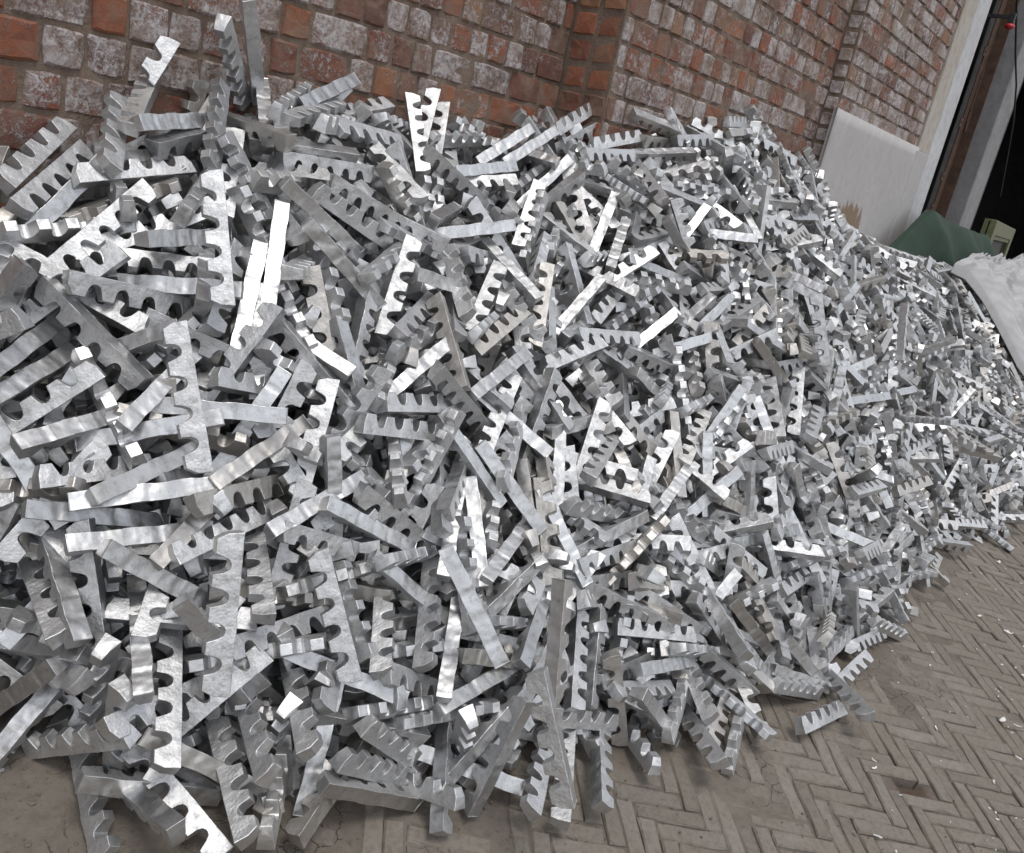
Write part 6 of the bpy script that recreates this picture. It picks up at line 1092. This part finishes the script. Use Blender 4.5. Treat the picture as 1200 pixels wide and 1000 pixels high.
(2654,-1323,-104,60,-99,26,-10),(3921,-1039,420,61,11,99,-54),(2994,-1257,90,73,-64,99,-12),(2047,-388,729,77,62,-5,-99),(3240,-1238,115,66,99,-27,-78),
(1630,-96,1004,10,-43,-70,-99),(3181,-683,765,34,29,99,-17),(5817,-1277,171,4,-99,43,29),(3735,-678,912,29,-17,-99,18),(7228,-1663,-160,3,44,-99,-68),(5005,-1353,5,10,-7,99,-23),
(4407,-1002,536,99,-36,33,-1),(4989,-1116,312,53,99,-4,-5),(7266,-1705,-184,99,-16,-90,38),(7418,-1655,-88,13,99,92,54),(5698,-1313,202,41,92,27,99),(4211,-1132,247,17,-99,-8,-58),
(4242,-934,511,69,-99,31,-39),(4462,-1330,-45,71,-24,75,99),(355,-442,-42,28,-37,37,-99),(2315,-95,975,99,-22,10,-1),(396,-291,221,7,12,84,-99),(599,-70,634,56,-99,-10,-16),
(3040,-393,1005,42,37,99,16),(2567,-408,768,7,99,-9,24),(2412,-533,671,99,-64,-33,6),(425,-414,6,4,-99,-18,-65),(3286,-486,987,19,-51,99,-28),(5138,-995,401,82,-63,39,-99),
(560,-255,412,37,99,-42,-26),(3308,-712,817,21,15,-75,99),(2848,-690,663,82,-2,21,-99),(3604,-1040,403,99,-41,98,46),(2374,-1255,-26,99,96,4,-98),(4623,-1427,-159,8,73,-40,-99),
(4949,-1139,336,24,99,-39,-81),(6898,-1186,435,16,-48,-99,-44),(5864,-745,817,4,73,-99,-71),(5581,-1501,-73,2,99,2,94),(7387,-1725,-282,31,33,99,70),(5914,-830,678,72,-63,-99,45),
(477,-425,76,12,49,-39,-99),(3562,-1350,-50,32,59,1,99),(4225,-1157,236,35,-66,-61,99),(4334,-1416,-162,17,-99,-13,25),(2439,-647,518,99,66,89,-54),(4872,-623,845,99,30,57,14),
(2510,-333,844,7,-64,-60,-99),(753,-318,473,81,18,-99,52),(3261,-1217,154,33,-27,23,-99),(2327,-1045,140,41,69,-54,-99),(2676,-320,949,1,99,24,42),(5584,-1128,213,39,-52,-30,99),
(640,-70,637,46,99,-22,71),(5441,-482,927,47,99,87,-12),(1829,-380,748,84,-48,-99,7),(1877,-493,629,16,82,99,69),(5498,-350,1060,55,-78,-99,43),(5223,-843,698,99,-31,-77,56),
(7059,-1655,-159,25,-9,-2,99),(7468,-1682,-66,13,-99,30,35),(7378,-1671,-184,91,-70,99,-44),(6162,-716,844,83,99,-52,-94),(6873,-1772,-338,99,-95,-28,20),
(7730,-1533,18,99,-31,-66,44),(6786,-757,848,74,54,-19,99),(7264,-1512,2,99,-33,34,-75),(6606,-970,635,38,-65,99,-5),(7779,-1573,-52,40,-60,99,18),(4553,-1349,28,99,56,40,-77),
(5475,-1396,95,64,65,42,99),(6035,-768,858,36,99,48,65),(6811,-1655,-158,99,75,-66,-28),(5257,-906,636,3,-99,-34,-70),(6773,-1760,-257,99,-93,-86,-10),
(7109,-1667,-82,99,44,12,-23),(7047,-1408,100,99,5,-42,81),(4923,-1322,-8,18,72,11,-99),(6669,-873,729,27,-99,24,57),(7300,-1542,-19,74,18,19,99),(5833,-1053,506,22,15,-99,37),
(1728,-116,1038,-29,99,30,30),(758,-391,68,48,-99,30,27),(7867,-1544,-28,31,-52,99,3),(7265,-1732,-114,76,-99,51,19),(1946,-121,920,99,-46,57,15),(3720,-959,543,12,-56,-99,-87),
(3368,-1230,181,58,-99,88,65),(2493,-911,285,99,61,-28,69),(5458,-580,840,28,74,-57,99),(2118,-303,779,56,-99,-9,-6),(3846,-919,581,33,-45,99,-17),(573,-402,109,36,-38,-99,-1),
(3048,-767,656,43,-11,99,15),(646,-146,544,95,-99,-49,-63),(4814,-396,1128,11,15,-99,45),(1237,-332,679,12,99,2,55),(2128,-399,778,48,63,-31,-99),(3032,-267,1036,25,-99,7,58),
(828,-649,-96,42,-37,-99,92),(1780,-733,319,99,81,33,-38),(839,-640,-17,27,-76,99,-32),(1483,-753,187,-41,-99,-45,-58),(1633,-489,536,-47,-99,51,-4),(821,-288,477,37,99,-24,13),
(733,-290,161,99,12,-7,23),(3508,-1006,427,49,99,39,38),(4507,-1071,297,42,-3,99,22),(4612,-938,497,99,-94,48,-14),(2510,-571,628,99,-29,-40,43),(3121,-525,930,82,-99,-70,-1),
(3184,-927,473,43,-99,-99,-30),(741,-438,302,99,-70,76,2),(6968,-1792,-262,98,-55,-99,37),(3239,-1117,261,76,-99,76,6),(2412,-536,632,14,99,40,14),(572,-313,286,2,-44,50,99),
(1945,-248,845,99,-55,-10,6),(2746,-883,442,26,16,52,-99),(622,-127,549,33,33,-99,-60),(3938,-328,1274,57,8,-99,3),(729,-107,526,11,54,9,-99),(758,-266,323,-99,36,-43,31),
(1344,-903,-82,88,-99,88,18),(1361,-861,-1,35,34,-99,83),(1512,-106,949,-99,-49,-57,85),(1533,-664,344,-68,-16,-99,-13),(714,-201,337,90,1,-68,-99),(1696,-929,28,-99,-74,54,57),
(1470,-264,773,-48,-80,-99,94),(651,-330,59,-11,1,16,-99),(1752,-373,660,-99,37,30,76),(1749,-1020,56,99,86,-3,-77),(778,-122,581,-45,-66,99,3),(695,-273,192,12,-46,-34,-99),
(1590,-475,602,-19,-9,-99,-19),(732,-281,244,45,19,35,-99),(701,-333,-40,-99,24,59,-88),(662,-74,621,99,-53,-30,-44),(4407,-556,983,17,8,99,-41),(2436,-1057,140,12,-99,-24,-34),
(414,-239,337,99,-46,4,-10),(456,-372,137,99,92,-92,-99),(2561,-173,965,99,4,31,48),(1430,-801,227,99,-23,-8,-48),(3600,-1466,-198,99,-34,75,8),(4375,-510,1041,7,44,-99,-74),
(2018,-407,697,54,-25,-99,24),(2598,-881,338,72,-99,94,-48),(2881,-1258,9,41,-94,-51,-99),(1135,-449,541,-99,-21,-24,41),(690,-294,139,89,-99,11,-80),(1709,-584,515,99,-89,81,9),
(698,-266,148,-72,0,99,36),(802,-500,91,-87,-99,55,-42),(1255,-617,136,-54,-99,-40,4),(2449,-855,277,-99,61,89,52),(1539,-340,642,46,41,-99,50),(812,-277,428,-20,-35,-52,99),
(1055,-634,194,-99,51,-40,-2),(1136,-384,515,5,33,99,25),(851,-353,358,75,-76,-99,25),(679,-398,-11,99,44,9,14),(716,-281,179,-74,26,-34,99),(1176,-198,600,-70,99,21,-78),
(2404,-1338,-246,-99,5,-25,95),(874,-248,456,26,5,-17,99),(7481,-1094,599,-31,-99,-2,7),(2025,-674,417,99,-36,-92,-46),(768,-153,661,-94,80,-99,99),(1555,-840,190,-69,-62,19,99),
(1293,-550,326,99,-15,14,11),(764,-71,643,96,-39,99,55),(661,-219,505,81,99,57,-60),(694,-70,638,94,-24,4,99),(4812,-687,826,5,-99,-29,-98),(3032,-1237,112,77,18,99,-55),
(1876,-1037,51,99,-1,16,-4),(5756,-1381,-89,99,-35,-65,-51),(4191,-290,1310,99,-47,18,69),(3217,-1058,316,53,22,-70,99),(629,-431,96,99,2,69,59),(3748,-1196,192,20,68,45,-99),
(492,-70,610,14,-3,-44,99),(4386,-1075,322,24,99,-20,-19),(2379,-133,968,99,-67,29,21),(507,-260,375,23,-99,-4,-40),(582,-214,419,93,99,8,65),(5429,-422,985,23,14,99,0),
(4459,-1426,-211,99,-94,-50,23),(1277,-563,277,10,-22,-10,-99),(751,-139,634,96,15,-13,99),(8133,-1089,618,99,45,48,-71),(1214,-795,9,23,99,-76,-27),(5261,-788,619,49,38,99,38),
]
NSINGLE=300

def _screen(p):
    v=Vector(p)-CAM; d=v.dot(fwd); return 600+1022.83*v.dot(right)/d,500+1022.83*v.dot(down)/d
_CR=[(-300,300),(0,190),(100,125),(230,92),(330,88),(450,133),(560,143),(700,128),(860,115),(950,183),(1000,272),(1110,306),(1190,440),(1300,560)]
_FT=[(-300,800),(0,860),(150,1000),(340,1000),(640,950),(760,905),(900,860),(1055,755),(1110,630),(1200,610),(1300,600)]
_ROW=['on the crest','high on the heap','halfway up the heap','low on the heap','at the foot']
_WHERE=[(110,'by the far left edge'),(230,'under the leftmost bricks'),(350,'under the upright bar'),(470,'under the red bricks'),(590,'left of the brick step'),(720,'under the brick step'),(850,'under the whitewashed bricks'),(965,'left of the plaster panel'),(1080,'under the plaster panel'),(9999,'near the white sack')]
_NTH=['leftmost','second from left','third from left','fourth from left','fifth from left','sixth from left','seventh from left','eighth from left','ninth from left']
_SPECIAL=[((295,56),'smooth-backed bar standing upright against the brick wall, tallest above the crest'),((960,845),'five-toothed bar lying alone on the paving, teeth up, apart from the heap'),
 ((1040,741),'toothed bar jutting out onto the bare paving at the right foot of the heap'),((92,890),'bar with five bright teeth facing out on bare dirt at the lower left'),
 ((206,938),'long comb-sided bar sloping down to the bottom edge over another bar'),((179,81),'short stub of a bar with two notches poking up against the red bricks at the left'),((272,75),'bar standing on end beside the tallest upright one, teeth facing out')]
_spec={}
def _describe():
    keys={}; out={}
    for i in range(NSINGLE):
        M=bar_matrix(i); c=M.translation; X=M.col[0].xyz; Y=M.col[1].xyz; Z=M.col[2].xyz; v=(CAM-c).normalized()
        u,w=_screen(c); a=_screen(c-X*.12); b=_screen(c+X*.12); dx,dy=b[0]-a[0],b[1]-a[1]
        f=max((abs(v.dot(Y)),'comb-sided bar'),(v.dot(Z),'teeth-out bar'),(-v.dot(Z),'smooth-backed bar'),(abs(v.dot(X)),'end-on bar'))[1]
        if abs(dx)<.36*abs(dy): l='standing steep'
        elif abs(dy)<.30*abs(dx): l='lying level'
        else: l='leaning right' if dx*dy<0 else 'leaning left'
        cy=float(np.interp(u,*zip(*_CR))); fy=float(np.interp(u,*zip(*_FT))); s=(w-cy)/(fy-cy)
        row=_ROW[0 if s<.10 else 1 if s<.36 else 2 if s<.62 else 3 if s<.88 else 4]
        wh=next(t for x,t in _WHERE if u<x)
        keys.setdefault((f,l,row,wh),[]).append((u,i))
    for (f,l,row,wh),L in keys.items():
        L.sort()
        for k,(u,i) in enumerate(L):
            t=f+' '+l+', '+row+' '+wh
            if len(L)>1: t+=', '+(_NTH[k] if k<len(L)-1 or len(L)<3 else 'rightmost')
            out[i]=t
    for (px,py),t in _SPECIAL:
        best=min(range(NSINGLE),key=lambda i:(lambda q:(q[0]-px)**2+(q[1]-py)**2)(_screen(bar_matrix(i).translation)))
        q=_screen(bar_matrix(best).translation)
        if (q[0]-px)**2+(q[1]-py)**2<22**2: out[best]=t
    return out
def bar_label(i):
    if not _spec: _spec.update(_describe())
    return _spec[i]
# one row per bar: where it came to rest, how it lies, which casting it is; the first NSINGLE show largest
_pos=np.array([r[:3] for r in REST])*.001
_qt=[r[3:7] for r in REST]
_rr=random.Random(77)
_var=[(r[7] if len(r)>7 else _rr.randrange(11)) for r in REST]
_ton=[_rr.random() for r in REST]
def bar_matrix(i):
    q=Quaternion(_qt[i]); q.normalize()
    return Matrix.Translation(_pos[i])@q.to_matrix().to_4x4()
HEAP='aluminium notched ingot bars heaped against the wall'
for i in range(NSINGLE):
    o=bpy.data.objects.new('ingot_bar',FINE[_var[i]%len(FINE)]); COL.objects.link(o); o.matrix_world=bar_matrix(i)
    o['tone']=_ton[i]; tag(o,bar_label(i),'ingot bar',HEAP)
items=[(COARSE[_var[i]%len(COARSE)],bar_matrix(i),_ton[i]) for i in range(NSINGLE,len(_pos))]
tag(join('ingot_bars_behind',items,M_BAR),'the mass of silver notched ingot bars making up the rest of the heap',kind='stuff')
